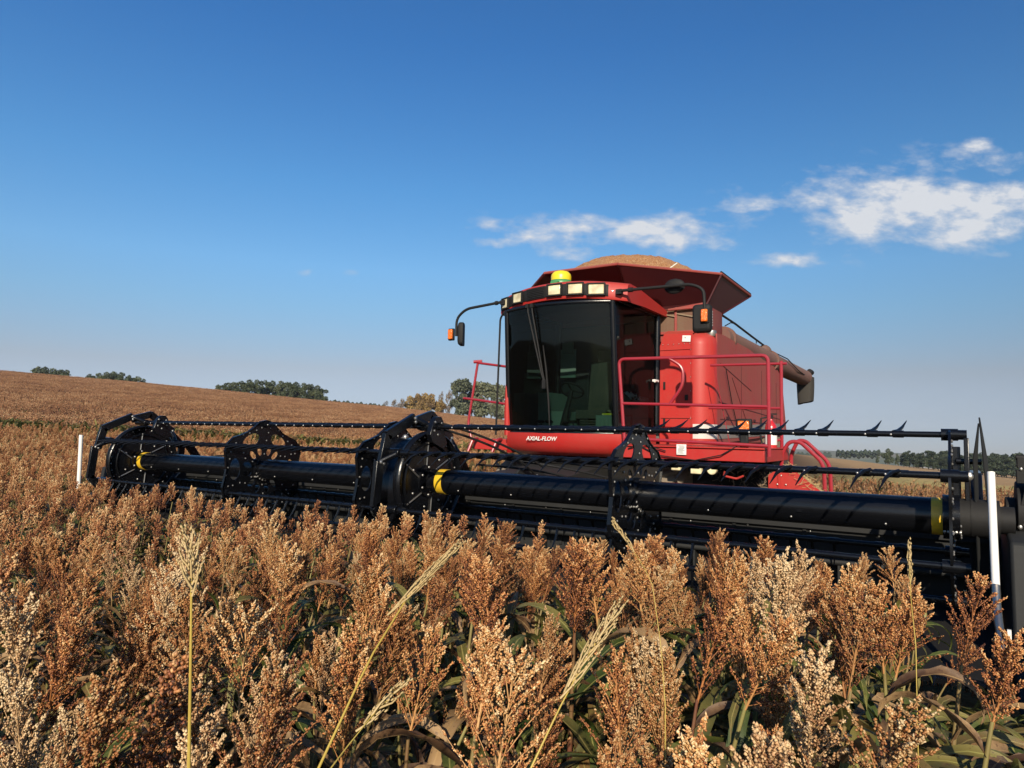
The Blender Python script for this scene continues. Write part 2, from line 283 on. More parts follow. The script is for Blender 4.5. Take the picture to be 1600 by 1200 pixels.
# ------------------------------------------------------------------ mesh helpers
class MB:
    """collects shapes in world coordinates and links them as ONE mesh object"""
    def __init__(s): s.v = []; s.f = []; s.m = []
    def add(s, vs, fs, mi=0):
        o = len(s.v); s.v += [tuple(p) for p in vs]; s.f += [tuple(i + o for i in f) for f in fs]; s.m += [mi] * len(fs)
    def box(s, c, d, mi=0, rot=None):
        h = [x / 2 for x in d]; vs = []
        for x in (-1, 1):
            for y in (-1, 1):
                for z in (-1, 1):
                    p = Vector((x * h[0], y * h[1], z * h[2]))
                    if rot is not None: p = rot @ p
                    vs.append(p + Vector(c))
        s.add(vs, [(0, 1, 3, 2), (4, 6, 7, 5), (0, 4, 5, 1), (2, 3, 7, 6), (0, 2, 6, 4), (1, 5, 7, 3)], mi)
    def tube(s, pts, r, n=10, mi=0, cap=True):
        P = [Vector(p) for p in pts]; rs = r if isinstance(r, (list, tuple)) else [r] * len(P)
        T = []
        for i in range(len(P)):
            a = P[max(i - 1, 0)]; b = P[min(i + 1, len(P) - 1)]; T.append((b - a).normalized())
        up = Vector((0, 0, 1)) if abs(T[0].z) < .9 else Vector((0, 1, 0))
        u = T[0].cross(up).normalized(); vs = []
        for i, p in enumerate(P):
            u = (u - T[i] * u.dot(T[i])).normalized(); w = T[i].cross(u)
            for k in range(n):
                a = 2 * math.pi * k / n; vs.append(p + (u * math.cos(a) + w * math.sin(a)) * rs[i])
        fs = []
        for i in range(len(P) - 1):
            for k in range(n):
                fs.append((i * n + k, i * n + (k + 1) % n, (i + 1) * n + (k + 1) % n, (i + 1) * n + k))
        if cap:
            fs.append(tuple(range(n - 1, -1, -1))); fs.append(tuple((len(P) - 1) * n + k for k in range(n)))
        s.add(vs, fs, mi)
    def cyl(s, a, b, r, n=20, mi=0): s.tube([a, b], r, n, mi)
    def bend(s, pts, r, rad=.08, n=10, mi=0):
        """tube along a polyline with rounded corners"""
        P = [Vector(p) for p in pts]; out = [P[0]]
        for i in range(1, len(P) - 1):
            a, b, c = P[i - 1], P[i], P[i + 1]
            q = min(rad, (a - b).length * .45, (c - b).length * .45)
            p0 = b + (a - b).normalized() * q; p1 = b + (c - b).normalized() * q
            for k in range(6):
                u = k / 5; out.append(p0 * (1 - u) ** 2 + b * 2 * u * (1 - u) + p1 * u * u)
        out.append(P[-1]); s.tube(out, r, n, mi)
    def plate(s, outer, holes, axis, pos, th, mi=0):
        """a flat plate with holes, outline in the plane across `axis` (0 = X: points are (y,z); 1 = Y: points are (x,z))"""
        bm = bmesh.new()
        def loop(pts):
            vs = [bm.verts.new((p[0], p[1], 0)) for p in pts]
            return [bm.edges.new((vs[i], vs[(i + 1) % len(vs)])) for i in range(len(vs))]
        ed = loop(outer)
        for h in holes: ed += loop(h)
        bmesh.ops.triangle_fill(bm, use_beauty=True, use_dissolve=False, edges=ed)
        if holes:
            def inside(pt, poly):
                c = False
                for i in range(len(poly)):
                    (x1, y1), (x2, y2) = poly[i], poly[i - 1]
                    if (y1 > pt.y) != (y2 > pt.y) and pt.x < (x2 - x1) * (pt.y - y1) / (y2 - y1) + x1: c = not c
                return c
            bad = [f for f in bm.faces if any(inside(f.calc_center_median(), h) for h in holes)]
            if bad: bmesh.ops.delete(bm, geom=bad, context='FACES_ONLY')
        r = bmesh.ops.extrude_face_region(bm, geom=list(bm.faces))
        bmesh.ops.translate(bm, verts=[e for e in r['geom'] if isinstance(e, bmesh.types.BMVert)], vec=(0, 0, th))
        bmesh.ops.recalc_face_normals(bm, faces=bm.faces)
        bm.verts.index_update()
        def cv(p): return (pos + p.z, p.x, p.y) if axis == 0 else (p.x, pos + p.z, p.y)
        s.add([cv(v.co) for v in bm.verts], [tuple(v.index for v in f.verts) for f in bm.faces], mi)
        bm.free()
    def ball(s, c, r, n=10, m=6, mi=0, sc=(1, 1, 1), half=False):
        vs = []; fs = []; c = Vector(c)
        for j in range(m + 1):
            th = math.pi * j / m * (.5 if half else 1)
            for k in range(n):
                a = 2 * math.pi * k / n
                vs.append((c.x + r * sc[0] * math.sin(th) * math.cos(a), c.y + r * sc[1] * math.sin(th) * math.sin(a), c.z + r * sc[2] * math.cos(th)))
        for j in range(m):
            for k in range(n): fs.append((j * n + k, (j + 1) * n + k, (j + 1) * n + (k + 1) % n, j * n + (k + 1) % n))
        s.add(vs, fs, mi)
    def lathe(s, c, prof, n=24, mi=0):
        vs = []; fs = []
        for (r, z) in prof:
            for k in range(n):
                a = 2 * math.pi * k / n; vs.append((c[0] + r * math.cos(a), c[1] + r * math.sin(a), c[2] + z))
        for j in range(len(prof) - 1):
            for k in range(n): fs.append((j * n + k, j * n + (k + 1) % n, (j + 1) * n + (k + 1) % n, (j + 1) * n + k))
        s.add(vs, fs, mi)
    def grid(s, rows, mi=0, closed=False):
        n = len(rows[0]); vs = [p for r in rows for p in r]; fs = []
        for j in range(len(rows) - 1):
            for k in range(n if closed else n - 1):
                fs.append((j * n + k, j * n + (k + 1) % n, (j + 1) * n + (k + 1) % n, (j + 1) * n + k))
        s.add(vs, fs, mi)
    def build(s, name, mats, parent=None, bevel=0.0, sharp=35, label=None):
        me = bpy.data.meshes.new(name)
        org = ORG.get(parent.as_pointer(), Vector((0, 0, 0))) if parent else Vector((0, 0, 0))
        me.from_pydata([(p[0] - org.x, p[1] - org.y, p[2] - org.z) for p in s.v], [], s.f)
        if not isinstance(mats, (list, tuple)): mats = [mats]
        for m in mats: me.materials.append(m)
        me.polygons.foreach_set('material_index', s.m)
        me.validate(); me.update()
        bm = bmesh.new(); bm.from_mesh(me); bmesh.ops.recalc_face_normals(bm, faces=bm.faces); bm.to_mesh(me); bm.free()
        me.shade_smooth(); me.set_sharp_from_angle(angle=R(sharp))
        o = bpy.data.objects.new(name, me); COL.objects.link(o)
        if parent: o.parent = parent; ORG[o.as_pointer()] = org
        if bevel:
            b = o.modifiers.new('bevel', 'BEVEL'); b.width = bevel; b.segments = 2; b.limit_method = 'ANGLE'; b.angle_limit = R(40); b.harden_normals = False
        if label: o['label'] = label
        return o
ORG = {}
def tag(o, label=None, cat=None, group=None, kind=None):
    for k, v in (('label', label), ('category', cat), ('group', group), ('kind', kind)):
        if v: o[k] = v
    return o
def empty(name, loc, label, cat, group=None):
    o = bpy.data.objects.new(name, None); COL.objects.link(o); o.location = loc; o.empty_display_size = .3
    ORG[o.as_pointer()] = Vector(loc); return tag(o, label, cat, group)
def text_mesh(txt, size, ext, mat, name, M, parent, squeeze=1.0, shear=0.0):
    c = bpy.data.curves.new(name, 'FONT'); c.body = txt; c.size = size; c.extrude = ext; c.align_x = 'CENTER'; c.align_y = 'CENTER'; c.shear = shear; c.offset = size * .018
    t = bpy.data.objects.new(name, c); COL.objects.link(t)
    bpy.context.view_layer.update()
    me = bpy.data.meshes.new_from_object(t.evaluated_get(bpy.context.evaluated_depsgraph_get()))
    bpy.data.objects.remove(t); me.name = name
    org = ORG[parent.as_pointer()]
    me.transform(Matrix.Translation(-org) @ M @ Matrix.Diagonal((squeeze, 1, 1, 1)))
    me.materials.clear(); me.materials.append(mat)
    o = bpy.data.objects.new(name, me); COL.objects.link(o); o.parent = parent; ORG[o.as_pointer()] = org
    return o
def sst(x): x = np.clip(x, 0, 1); return x * x * (3 - 2 * x)

# ------------------------------------------------------------------ terrain
AZ_T = np.array([[-180, 0.0], [-120, 0.0], [-70, .060], [-42.9, .0625], [-36.6, .0617], [-29.1, .0564], [-23.3, .0505], [-15, .0400], [-10.5, .0350], [-1, .0194], [10.5, .0003],
                 [22.2, -.0196], [26.1, -.0255], [29, -.0313], [33.6, -.0379], [36.1, -.0410], [42.7, -.050], [70, -.05], [120, 0.0], [180, 0.0]])
def az_of(x, y):
    dx = np.asarray(x) - CAM.x; dy = np.asarray(y) - CAM.y
    return np.degrees(np.arctan2(dx * RT[0] + dy * RT[1], dx * FW[0] + dy * FW[1])), np.hypot(dx, dy)
def crest(az): return np.interp(az, [-40, -10, 0, 20, 40], [200, 215, 225, 250, 270])
def ground(x, y):
    az, d = az_of(x, y)
    T = np.interp(az, AZ_T[:, 0], AZ_T[:, 1]); D = crest(az)
    crop = np.interp(az, [5, 18], [1.15, 0.25])
    zr = CAM.z + T * D - crop
    t = np.clip((d - 16) / (D - 16), 0, 1)
    g = t * t / (t + .08) * 1.08
    z = zr * g
    over = np.clip(d - D, 0, None)
    z = z - np.interp(az, [-10, 22], [.035, .028]) * over - .00002 * over ** 2
    dip = -.5 * sst((np.asarray(y) + 1.0) / 4) * sst((np.asarray(x) + 7) / 2) * (1 - sst((d - 20) / 30))
    gp = np.interp(az, [-40, -10, 10], [36.0, 27.0, 24.0])
    bank = .45 * np.exp(-((d - gp) / 1.3) ** 2) * sst((12 - az) / 6) * sst((az + 70) / 20)
    return z + dip + bank
def pt(az, d):
    a = R(az); v = FW * math.cos(a) + RT * math.sin(a); return CAM.x + v[0] * d, CAM.y + v[1] * d
def az_px(px): return math.degrees(math.atan((px - 800) / 1083))
def tan_px(px, py): return (661 + .0194 * px - py) / math.sqrt(1080 ** 2 + (px - 800) ** 2)

azs = np.concatenate([np.arange(-180, -46, 6), np.arange(-46, 46, .8), np.arange(46, 180, 6)])
ds = np.concatenate([[0], np.geomspace(.6, 1100, 110)])
gv = []; gf = []
for d in ds:
    for a in azs:
        x, y = pt(float(a), float(d)); gv.append((x, y))
gv = np.array(gv); gz = ground(gv[:, 0], gv[:, 1])
bump = (np.sin(gv[:, 0] * 1.7) * np.sin(gv[:, 1] * 2.1) + np.sin(gv[:, 0] * .61 + 2) * np.sin(gv[:, 1] * .5)) * .02
mb = MB(); n = len(azs)
fs = []
for j in range(len(ds) - 1):
    for k in range(n): fs.append((j * n + k, j * n + (k + 1) % n, (j + 1) * n + (k + 1) % n, (j + 1) * n + k))
mb.add(np.column_stack([gv, gz + bump]).tolist(), fs)
def ground_mat():
    m, t, p, o = newmat('field_soil')
    g = N(t, 'ShaderNodeNewGeometry'); s = N(t, 'ShaderNodeSeparateXYZ'); L(t, g.outputs['Position'], s.inputs[0])
    n1 = noise(t, .35, 6, .65); n2 = noise(t, 6, 6, .7); n3 = noise(t, .03, 4, .6)
    soil = ramp(t, n2, [(.3, (.030, .017, .010)), (.55, (.06, .034, .019)), (.8, (.13, .086, .048))])
    # distance along and across the line of the harvested passes
    dx = M_(t, 'SUBTRACT', s.outputs[0], CAM.x); dy = M_(t, 'SUBTRACT', s.outputs[1], CAM.y)
    along = M_(t, 'ADD', M_(t, 'MULTIPLY', dx, .0157), M_(t, 'MULTIPLY', dy, .9999))
    strip = N(t, 'ShaderNodeCombineXYZ'); L(t, M_(t, 'ADD', along, M_(t, 'MULTIPLY', n1, 5.0)), strip.inputs[0])
    ns = noise(t, .13, 3, .6, strip.outputs[0])
    stub = ramp(t, M_(t, 'ADD', M_(t, 'MULTIPLY', ns, .9), M_(t, 'MULTIPLY', M_(t, 'SUBTRACT', n2, .5), .5)),
                [(.25, (.11, .055, .028)), (.42, (.16, .088, .042)), (.50, (.24, .17, .065)), (.60, (.29, .235, .085)), (.75, (.19, .165, .052))])
    yb = ramp(t, along, [(0, (0, 0, 0)), (1, (1, 1, 1))])
    # a lighter, yellow-green swath nearer, brown ground beyond
    near = M_(t, 'MULTIPLY', M_(t, 'SUBTRACT', 58.0, along), .09, clamp=True)
    far = ramp(t, n1, [(.3, (.27, .16, .08)), (.6, (.36, .235, .115)), (.8, (.46, .36, .17))])
    stub2 = mixrgb(t, near, far, mixrgb(t, .6, stub, (.50, .41, .15)))
    crop = ramp(t, M_(t, 'ADD', M_(t, 'MULTIPLY', n2, .6), M_(t, 'MULTIPLY', n3, .5)), [(.3, (.08, .034, .016)), (.55, (.14, .062, .026)), (.8, (.21, .11, .05))])
    isr = M_(t, 'MULTIPLY', M_(t, 'ADD', M_(t, 'ADD', M_(t, 'MULTIPLY', dx, .98), M_(t, 'MULTIPLY', dy, .19)), 1.0), .12, clamp=True)
    beyond = M_(t, 'MULTIPLY', M_(t, 'SUBTRACT', M_(t, 'SQRT', M_(t, 'ADD', M_(t, 'MULTIPLY', dx, dx), M_(t, 'MULTIPLY', dy, dy))), 170.0), .03, clamp=True)
    c = mixrgb(t, isr, mixrgb(t, beyond, soil, crop), stub2)
    L(t, c, p.inputs['Base Color']); p.inputs['Roughness'].default_value = .95; p.inputs['Specular IOR Level'].default_value = .1
    b = N(t, 'ShaderNodeBump', i_Strength=.8, i_Distance=.1); L(t, n2, b.inputs['Height']); L(t, b.outputs[0], p.inputs['Normal'])
    return m
gr = mb.build('ground', ground_mat(), sharp=180); tag(gr, 'gently sloping field under the crop and stubble', None, None, 'structure')

# far hills
mb = MB(); rows = []
for (d, dz) in ((1150, -60), (1500, -8), (2000, 0), (2600, 2), (3400, -60)):
    row = []
    for a in np.arange(-75, 76, 1.0):
        x, y = pt(float(a), d); h = 0.0
        T = np.interp(a, [-75, -20, 0, 20, 30, 75], [-.004, -.003, -.006, -.0155, -.0165, -.02])
        row.append((x, y, CAM.z + T * d + dz * (1 + .6 * math.sin(a * .35) + .4 * math.sin(a * .9 + 1)) * (1 if dz < 0 else 1)))
    rows.append(row)
mb.grid(rows)
m, t, p, o = newmat('far_fields')
L(t, ramp(t, noise(t, .004, 5, .6), [(.3, (.05, .07, .03)), (.5, (.12, .11, .05)), (.7, (.16, .12, .07))]), p.inputs['Base Color']); p.inputs['Roughness'].default_value = 1
tag(mb.build('hills', m, sharp=180), 'far rolling hills fading to blue', None, None, 'structure')


# ------------------------------------------------------------------ harvester header
HD = empty('harvester_header', (0, .3, -.2), 'wide black header with a two section reel in front of the red harvester', 'harvester header')
BK, BM, GS, ST_ = MT['black'], MT['black_matt'], MT['grey_sheet'], MT['steel']
RZ = 1.22; RR = .56
ANG = [88 + 60 * k for k in range(6)]                        # top, front upper, front lower, ...
def bar_yz(k, r=RR): a = R(ANG[k % 6]); return r * math.cos(a), RZ + r * math.sin(a)
def bolt(mb, c, ax, r=.011, mi=1):
    mb.ball(c, r, 8, 5, mi, (.7 if ax == 0 else 1, .7 if ax == 1 else 1, .7 if ax == 2 else 1))
# reel tubes with their yellow bands
for (x0, x1, bands) in ((.45, 5.0, (.60, 4.92)), (-5.02, -.2, (-4.93,))):
    mb = MB(); mb.cyl((x0, 0, RZ), (x1, 0, RZ), .125, 40)
    for i in range(3):
        xx = x0 + (x1 - x0) * (i + .6) / 3.3; mb.box((xx, -.127, RZ - .02), (.03, .008, .02), 0)
    for i in range(7): bolt(mb, (x0 + .4 + (x1 - x0 - .8) * i / 6, -.104 - .001 * (i % 2), RZ - .07), 1, .009)
    tb = mb.build('reel_tube', [BK, ST_], HD, sharp=50)
    for b in bands:
        mb = MB(); mb.cyl((b - .045, 0, RZ), (b + .045, 0, RZ), .1275, 40); mb.build('yellow_band', MT['yellow'], tb, sharp=50)
# tine bars: one tube per section and angle, with clamps and bolts; tines hang on them
def tine_pts(x, y, z, k):
    if k == 0:   # stands up on the top bar
        return [(x - .03, y - .01, z + .012), (x - .005, y + .04, z + .020), (x + .018, y + .12, z + (.050 if x > 2.75 else .022)), (x + .042, y + .215, z + (.100 if x > 2.75 else .026))], [.016, .016, .011, .003]
    if k == 1:   # hooks forward and down from the front bar
        return [(x + .03, y - .01, z + .018), (x + .0, y - .08, z + .010), (x - .035, y - .16, z - (.025 if x > .4 else .005)), (x - .065, y - .23, z - (.095 if x > .4 else .025))], [.016, .015, .011, .003]
    if k == 5: return [(x, y, z), (x, y + .10, z - .004), (x + .01, y + .21, z - .03)], [.014, .010, .004]
    a = R(ANG[k]); oy, oz = math.cos(a) * .4, math.sin(a) * .4 - .6; l = math.hypot(oy, oz)
    return [(x, y, z), (x, y + oy / l * .10, z + oz / l * .10), (x - .01, y + oy / l * .22 - .02, z + oz / l * .22)], [.014, .010, .004]
rest = MB()
for (x0, x1, side) in ((.50, 5.06, 1), (-5.22, .28, -1)):
    nt_ = int((x1 - x0 - .3) / .165)
    xs = [x0 + .22 + .165 * i for i in range(nt_)]
    if side == 1: xs = [x for i, x in enumerate(xs) if i != nt_ - 3]
    for k in range(6):
        y, z = bar_yz(k)
        mb = MB(); mb.cyl((x0, y, z), (x1, y, z), .0215, 14)
        for x in xs:
            mb.cyl((x - .035, y, z), (x + .035, y, z), .026, 12)
            if k < 2: bolt(mb, (x - .045, y - .024, z - .004), 1, .009)
        for xe in (x0, x1): mb.cyl((xe - .07, y, z), (xe + .03, y, z), .034, 12)
        bar = mb.build('tine_bar', [BK, ST_], HD, sharp=40)
        for x in xs:
            pts, rs = tine_pts(x, y, z, k)
            if (side == 1 and k in (0, 1)) or (side == -1 and k == 1):
                t_ = MB(); t_.tube(pts, rs, 7); t_.build('tine', BK, bar, sharp=60)
            else: rest.tube(pts, rs, 5, 0)
tag(rest.build('tine', BK, HD, sharp=60), kind='stuff')
# spider plates
def star(cx, th, name, s=1.0, flange=True):
    mb = MB(); out = []
    for k in range(6):
        a = R(ANG[k])
        for da, r in ((-9, .60), (0, .615), (9, .60), (20, .545), (30, .525), (40, .545)):
            out.append((r * s * math.cos(a + R(da)), RZ + r * s * math.sin(a + R(da))))
    holes = []
    for k in range(6):
        a = R(ANG[k] + 30)
        def ell(cr, rr, rt, n=14, aa=a):
            c = (cr * math.cos(aa), RZ + cr * math.sin(aa)); e = (math.cos(aa), math.sin(aa)); q = (-math.sin(aa), math.cos(aa))
            return [(c[0] + e[0] * rr * math.cos(w) + q[0] * rt * math.sin(w), c[1] + e[1] * rr * math.cos(w) + q[1] * rt * math.sin(w)) for w in [2 * math.pi * i / n for i in range(n)]]
        holes.append(ell(.405, .075, .130))
        for da in (-13, 13): holes.append(ell(.235, .062, .034, 10, a + R(da)))
    mb.plate(out, holes, 0, cx - th / 2, th)
    mb.cyl((cx - .05, 0, RZ), (cx + .05, 0, RZ), .150, 32)
    for k in range(6):
        y, z = bar_yz(k); mb.cyl((cx - .05, y, z), (cx + .05, y, z), .042, 14)
        for (da, r) in ((-7, .52), (7, .52), (-5, .46), (-3, .36), (4, .30), (0, .19), (28, .50), (-22, .53), (16, .50)):
            aa = R(ANG[k] + da); bolt(mb, (cx + th / 2 + .004, r * math.cos(aa), RZ + r * math.sin(aa)), 0, .010)
    for k in range(5):
        aa = R(200 + k * 18); bolt(mb, (cx + .052, .135 * math.cos(aa), RZ + .135 * math.sin(aa)), 0, .011)
        bolt(mb, (cx - .04 + .022 * k, .155 * math.cos(R(215)), RZ + .155 * math.sin(R(215))), 1, .010)
    # rim flange stiffens the edge
    for i in range(len(out) if flange else 0):
        a_, b_ = out[i], out[(i + 1) % len(out)]
        mb.box((cx, (a_[0] + b_[0]) / 2, (a_[1] + b_[1]) / 2), (.034, math.hypot(b_[0] - a_[0], b_[1] - a_[1]) * 1.04, .006), 0,
               Matrix.Rotation(math.atan2(b_[1] - a_[1], b_[0] - a_[0]), 3, 'X'))
    return mb.build(name, [BK, ST_], HD, sharp=30)
for cx in (2.70, -2.30, -.12): star(cx, .012, 'reel_spider')
star(4.99, .016, 'reel_spider', .97, False)
# cam discs with bolted rims and the bent links around them
for cx in (.36, -5.06):
    mb = MB(); mb.cyl((cx - .02, 0, RZ), (cx + .02, 0, RZ), .50, 56)
    mb.cyl((cx - .05, 0, RZ), (cx + .05, 0, RZ), .17, 32)
    pr = [(cx + .03 + .045 * math.sin(j / 8 * 2 * math.pi), (.50 + .022 * math.cos(j / 8 * 2 * math.pi))) for j in range(8)]
    rows = [[(px, r * math.cos(2 * math.pi * i / 56), RZ + r * math.sin(2 * math.pi * i / 56)) for (px, r) in pr] for i in range(57)]
    mb.grid(rows, 0, True)
    pr = [(cx + .022 + .02 * math.sin(j / 8 * 2 * math.pi), (.38 + .012 * math.cos(j / 8 * 2 * math.pi))) for j in range(8)]
    mb.grid([[(px, r * math.cos(2 * math.pi * i / 56), RZ + r * math.sin(2 * math.pi * i / 56)) for (px, r) in pr] for i in range(57)], 0, True)
    for i in range(30):
        a = 2 * math.pi * (i + .3) / 30; bolt(mb, (cx + .026, .455 * math.cos(a), RZ + .455 * math.sin(a)), 0, .009 if i % 3 else .012)
    for i in range(7):
        a = 2 * math.pi * i / 7; bolt(mb, (cx + .055, .145 * math.cos(a), RZ + .145 * math.sin(a)), 0, .014); bolt(mb, (cx + .026, .27 * math.cos(a), RZ + .27 * math.sin(a)), 0, .013)
    disc = mb.build('cam_disc', [BK, ST_], HD, sharp=40)
    for k in range(6):
        a = R(ANG[k]); mb = MB()
        mb.tube([(cx + .03, .17 * math.cos(a + .3), RZ + .17 * math.sin(a + .3)), (cx + .03, .40 * math.cos(a + .1), RZ + .40 * math.sin(a + .1))], .008, 6, 1)
        mb.build('disc_brace', [BK, ST_], disc)
    for k in range(6):
        a, b = R(ANG[k] + 14), R(ANG[k] + 74); xx = cx - .09
        p0 = Vector((xx, .66 * math.cos(a), RZ + .66 * math.sin(a))); p1 = Vector((xx, .70 * math.cos((a * .4 + b * .6)), RZ + .70 * math.sin((a * .4 + b * .6)))); p2 = Vector((xx, .62 * math.cos(b), RZ + .62 * math.sin(b)))
        mb = MB()
        for q0, q1 in ((p0, p1), (p1, p2)):
            d = q1 - q0; mb.box((q0 + q1) / 2, (.05, d.length * 1.06, .10), 0, Matrix.Rotation(math.atan2(d.z, d.y), 3, 'X'))
        bolt(mb, p0 + Vector((.03, 0, 0)), 0, .02); bolt(mb, p2 + Vector((.03, 0, 0)), 0, .02)
        y, z = bar_yz(k); mb.cyl((xx - .03, y, z), (xx + .14, y, z), .045, 14); mb.cyl((xx, p0.y, p0.z), (xx + .12, y, z), .03, 8)
        mb.build('cam_link', [BK, ST_], HD, bevel=.008)
# knuckles that stand above the reel at its left end and middle
for (cx, yy) in ((-4.72, .06), (.46, .0)):
    mb = MB(); mb.plate([(yy - .12, 1.70), (yy - .07, 1.84), (yy - .02, 1.885), (yy + .05, 1.89), (yy + .09, 1.84), (yy + .10, 1.76), (yy + .16, 1.60), (yy + .1, 1.55), (yy - .08, 1.62)], [[(yy + .03 * math.cos(w), 1.80 + .025 * math.sin(w)) for w in [i * .7 for i in range(9)]]], 0, cx - .03, .06)
    for q in ((-.05, 1.83), (.06, 1.82), (.07, 1.75), (-.06, 1.74), (.0, 1.70)): bolt(mb, (cx + .034, yy + q[0], q[1]), 0, .014)
    mb.cyl((cx - .12, yy, 1.78), (cx + .02, yy, 1.78), .05, 14)
    mb.build('lift_knuckle', [BK, ST_], HD, bevel=.006)
# middle drive
mb = MB(); mb.cyl((-.06, .02, RZ + .14), (.28, .02, RZ + .14), .30, 36); mb.cyl((-.02, 0, RZ - .1), (.30, 0, RZ - .1), .42, 36)
mb.box((.1, .35, 1.42), (.26, .6, .16)); mb.box((.1, .3, 1.15), (.22, .8, .5)); mb.box((-.10, -.16, 1.25), (.12, .12, .26)); mb.box((-.02, -.2, 1.12), (.1, .14, .12))
for i in range(10):
    a = i * .63; bolt(mb, (.285, .02 + .27 * math.cos(a), RZ + .14 + .27 * math.sin(a)), 0, .016)
for q in ((-.16, -.22, 1.30), (-.12, -.23, 1.20), (-.05, -.27, 1.12), (-.14, -.22, 1.38), (.02, -.28, 1.05), (.08, -.25, 1.40)): bolt(mb, q, 1, .016)
mb.build('middle_drive', [BK, ST_], HD, bevel=.008)
mb = MB(); mb.cyl((-.05, -.22, 1.50), (.02, .02, 1.66), .024, 12); mb.ball((.02, .03, 1.665), .035); mb.ball((.03, -.06, 1.60), .03); mb.ball((-.03, -.05, 1.55), .03); mb.cyl((.0, -.2, 1.47), (.08, .06, 1.60), .016, 10)
mb.build('drive_cylinder', ST_, HD)
mb = MB()
for i, (a, b, c, d) in enumerate((((.5, .05, 1.82), (.75, .5, 1.70), (.95, 1.0, 1.5), (1.0, 1.3, 1.35)), ((.48, .08, 1.76), (.8, .6, 1.62), (.9, 1.2, 1.38), (.8, 1.5, 1.2)),
                                  ((.3, 1.0, 1.45), (.8, 1.1, 1.42), (1.2, 1.3, 1.38), (1.6, 2.0, 1.2)), ((.2, 1.1, 1.35), (.7, 1.2, 1.33), (1.1, 1.5, 1.3), (1.2, 2.2, 1.1)),
                                  ((-4.4, .3, 1.2), (-3.9, .5, 1.42), (-3.3, .6, 1.35), (-2.9, .7, 1.1)), ((-.2, .5, 1.38), (-.6, .7, 1.34), (-1.2, .9, 1.2), (-1.6, .9, 1.05)),
                                  ((-.1, .6, 1.42), (.2, .9, 1.52), (.9, 1.4, 1.50), (1.5, 2.4, 1.35)), ((.1, .7, 1.44), (.5, 1.0, 1.47), (1.0, 1.6, 1.40), (1.3, 2.6, 1.3)))):
    P = [Vector(a), Vector(b), Vector(c), Vector(d)]; pts = []
    for u in np.linspace(0, 1, 14): pts.append(P[0] * (1 - u) ** 3 + P[1] * 3 * u * (1 - u) ** 2 + P[2] * 3 * u * u * (1 - u) + P[3] * u ** 3)
    mb.tube(pts, .013, 8)
mb.build('hydraulic_hose', BM, HD)
# reel arms back to the frame
for cx, w in ((-5.2, .07), (.12, .12), (5.14, .07)):
    mb = MB(); P = [(.0, 1.24), (.30, 1.50), (.8, 1.50), (1.05, 1.18), (1.12, .9)]
    for q0, q1 in zip(P, P[1:]):
        d = Vector((0, q1[0] - q0[0], q1[1] - q0[1])); mb.box((cx, (q0[0] + q1[0]) / 2, (q0[1] + q1[1]) / 2 - .04), (w, d.length * 1.08, .11), 0, Matrix.Rotation(math.atan2(d.z, d.y), 3, 'X'))
    mb.build('reel_arm', [BK, ST_], HD, bevel=.008)
# frame: back sheet, rails, posts, sloping deck, cutter bar
mb = MB(); mb.box((0.045, .80, .735), (10.49, .03, .55)); mb.box((0.05, .79, .995), (10.34, .10, .05)); mb.box((.05, .83, .46), (10.3, .12, .14))
for i in range(20): bolt(mb, (-4.9 + 9.9 * i / 19, .775, .955 - .012 * (i % 2)), 1, .010)
for i in range(18): mb.box((-5 + 10.1 * i / 17, .778, .78), (.03, .02, .38))
mb.build('back_sheet', [GS, ST_], HD, bevel=.006)
mb = MB(); mb.cyl((-5.2, .62, .735), (5.25, .62, .735), .026, 12); mb.box((.05, .69, .748), (10.3, .13, .012))
for i in range(26): mb.box((-5.0 + 10 * i / 25, .66, .62), (.018, .09, .24))
mb.build('deck_rail', GS, HD)
mb = MB(); mb.grid([[(-5.2, -.72, .36), (5.25, -.72, .36)], [(-5.2, .1, .42), (5.25, .1, .42)], [(-5.2, .78, .50), (5.25, .78, .50)]]); mb.box((.02, .1, .33), (10.3, 1.6, .06)); mb.build('draper_deck', BM, HD)
mb = MB(); mb.box((.02, -.78, .35), (10.4, .10, .03))
for i in range(120): mb.tube([(-5.1 + 10.25 * i / 119, -.80, .36), (-5.1 + 10.25 * i / 119, -.92, .345)], [.016, .004], 5)
mb.build('cutter_bar', [BK, ST_], HD)
# end shields, dividers and white divider rods
for sx, x0, th in ((-1, -5.42, .14), (1, 5.29, .52)):
    mb = MB(); prof = [(-1.0, .24), (-.74, .46), (-.46, .60), (-.38, 1.13), (.45, 1.17), (1.0, 1.06), (1.22, .85), (1.22, .24)]
    mb.plate(prof, [], 0, x0 if sx > 0 else x0 - 0.0, th); mb.build('end_shield', GS, HD, bevel=.02)
    mb = MB(); cxx = x0 + th / 2
    mb.tube([(cxx, -.45, .56), (cxx, -.95, .50), (cxx - .02, -1.5, .38), (cxx - .04, -1.95, .22)], [.22, .20, .13, .03], 18); mb.build('crop_divider', GS, HD)
for pts in ([(5.20, -.60, 1.555), (5.20, -.70, 1.25), (5.20, -.82, .93)], [(-5.61, -.6, 1.585), (-5.60, -.6, 1.2), (-5.585, -.6, .55)]):
    mb = MB(); mb.tube(pts, .021 if pts[0][0] > 0 else .027, 12); rod = mb.build('divider_rod', MT['white'], HD)
mb = MB(); mb.tube([(5.20, -.82, .93), (5.20, -.88, .84), (5.203, -.96, .76), (5.21, -1.03, .70), (5.22, -1.10, .64)], [.0215, .022, .022, .020, .014], 12); mb.build('divider_rod', MT['chrome'], HD, label='worn metal lower end of the white divider rod')
mb = MB(); mb.box((5.245, -1.08, .70), (.018, .02, .10)); mb.build('divider_marker', MT['white'], HD)
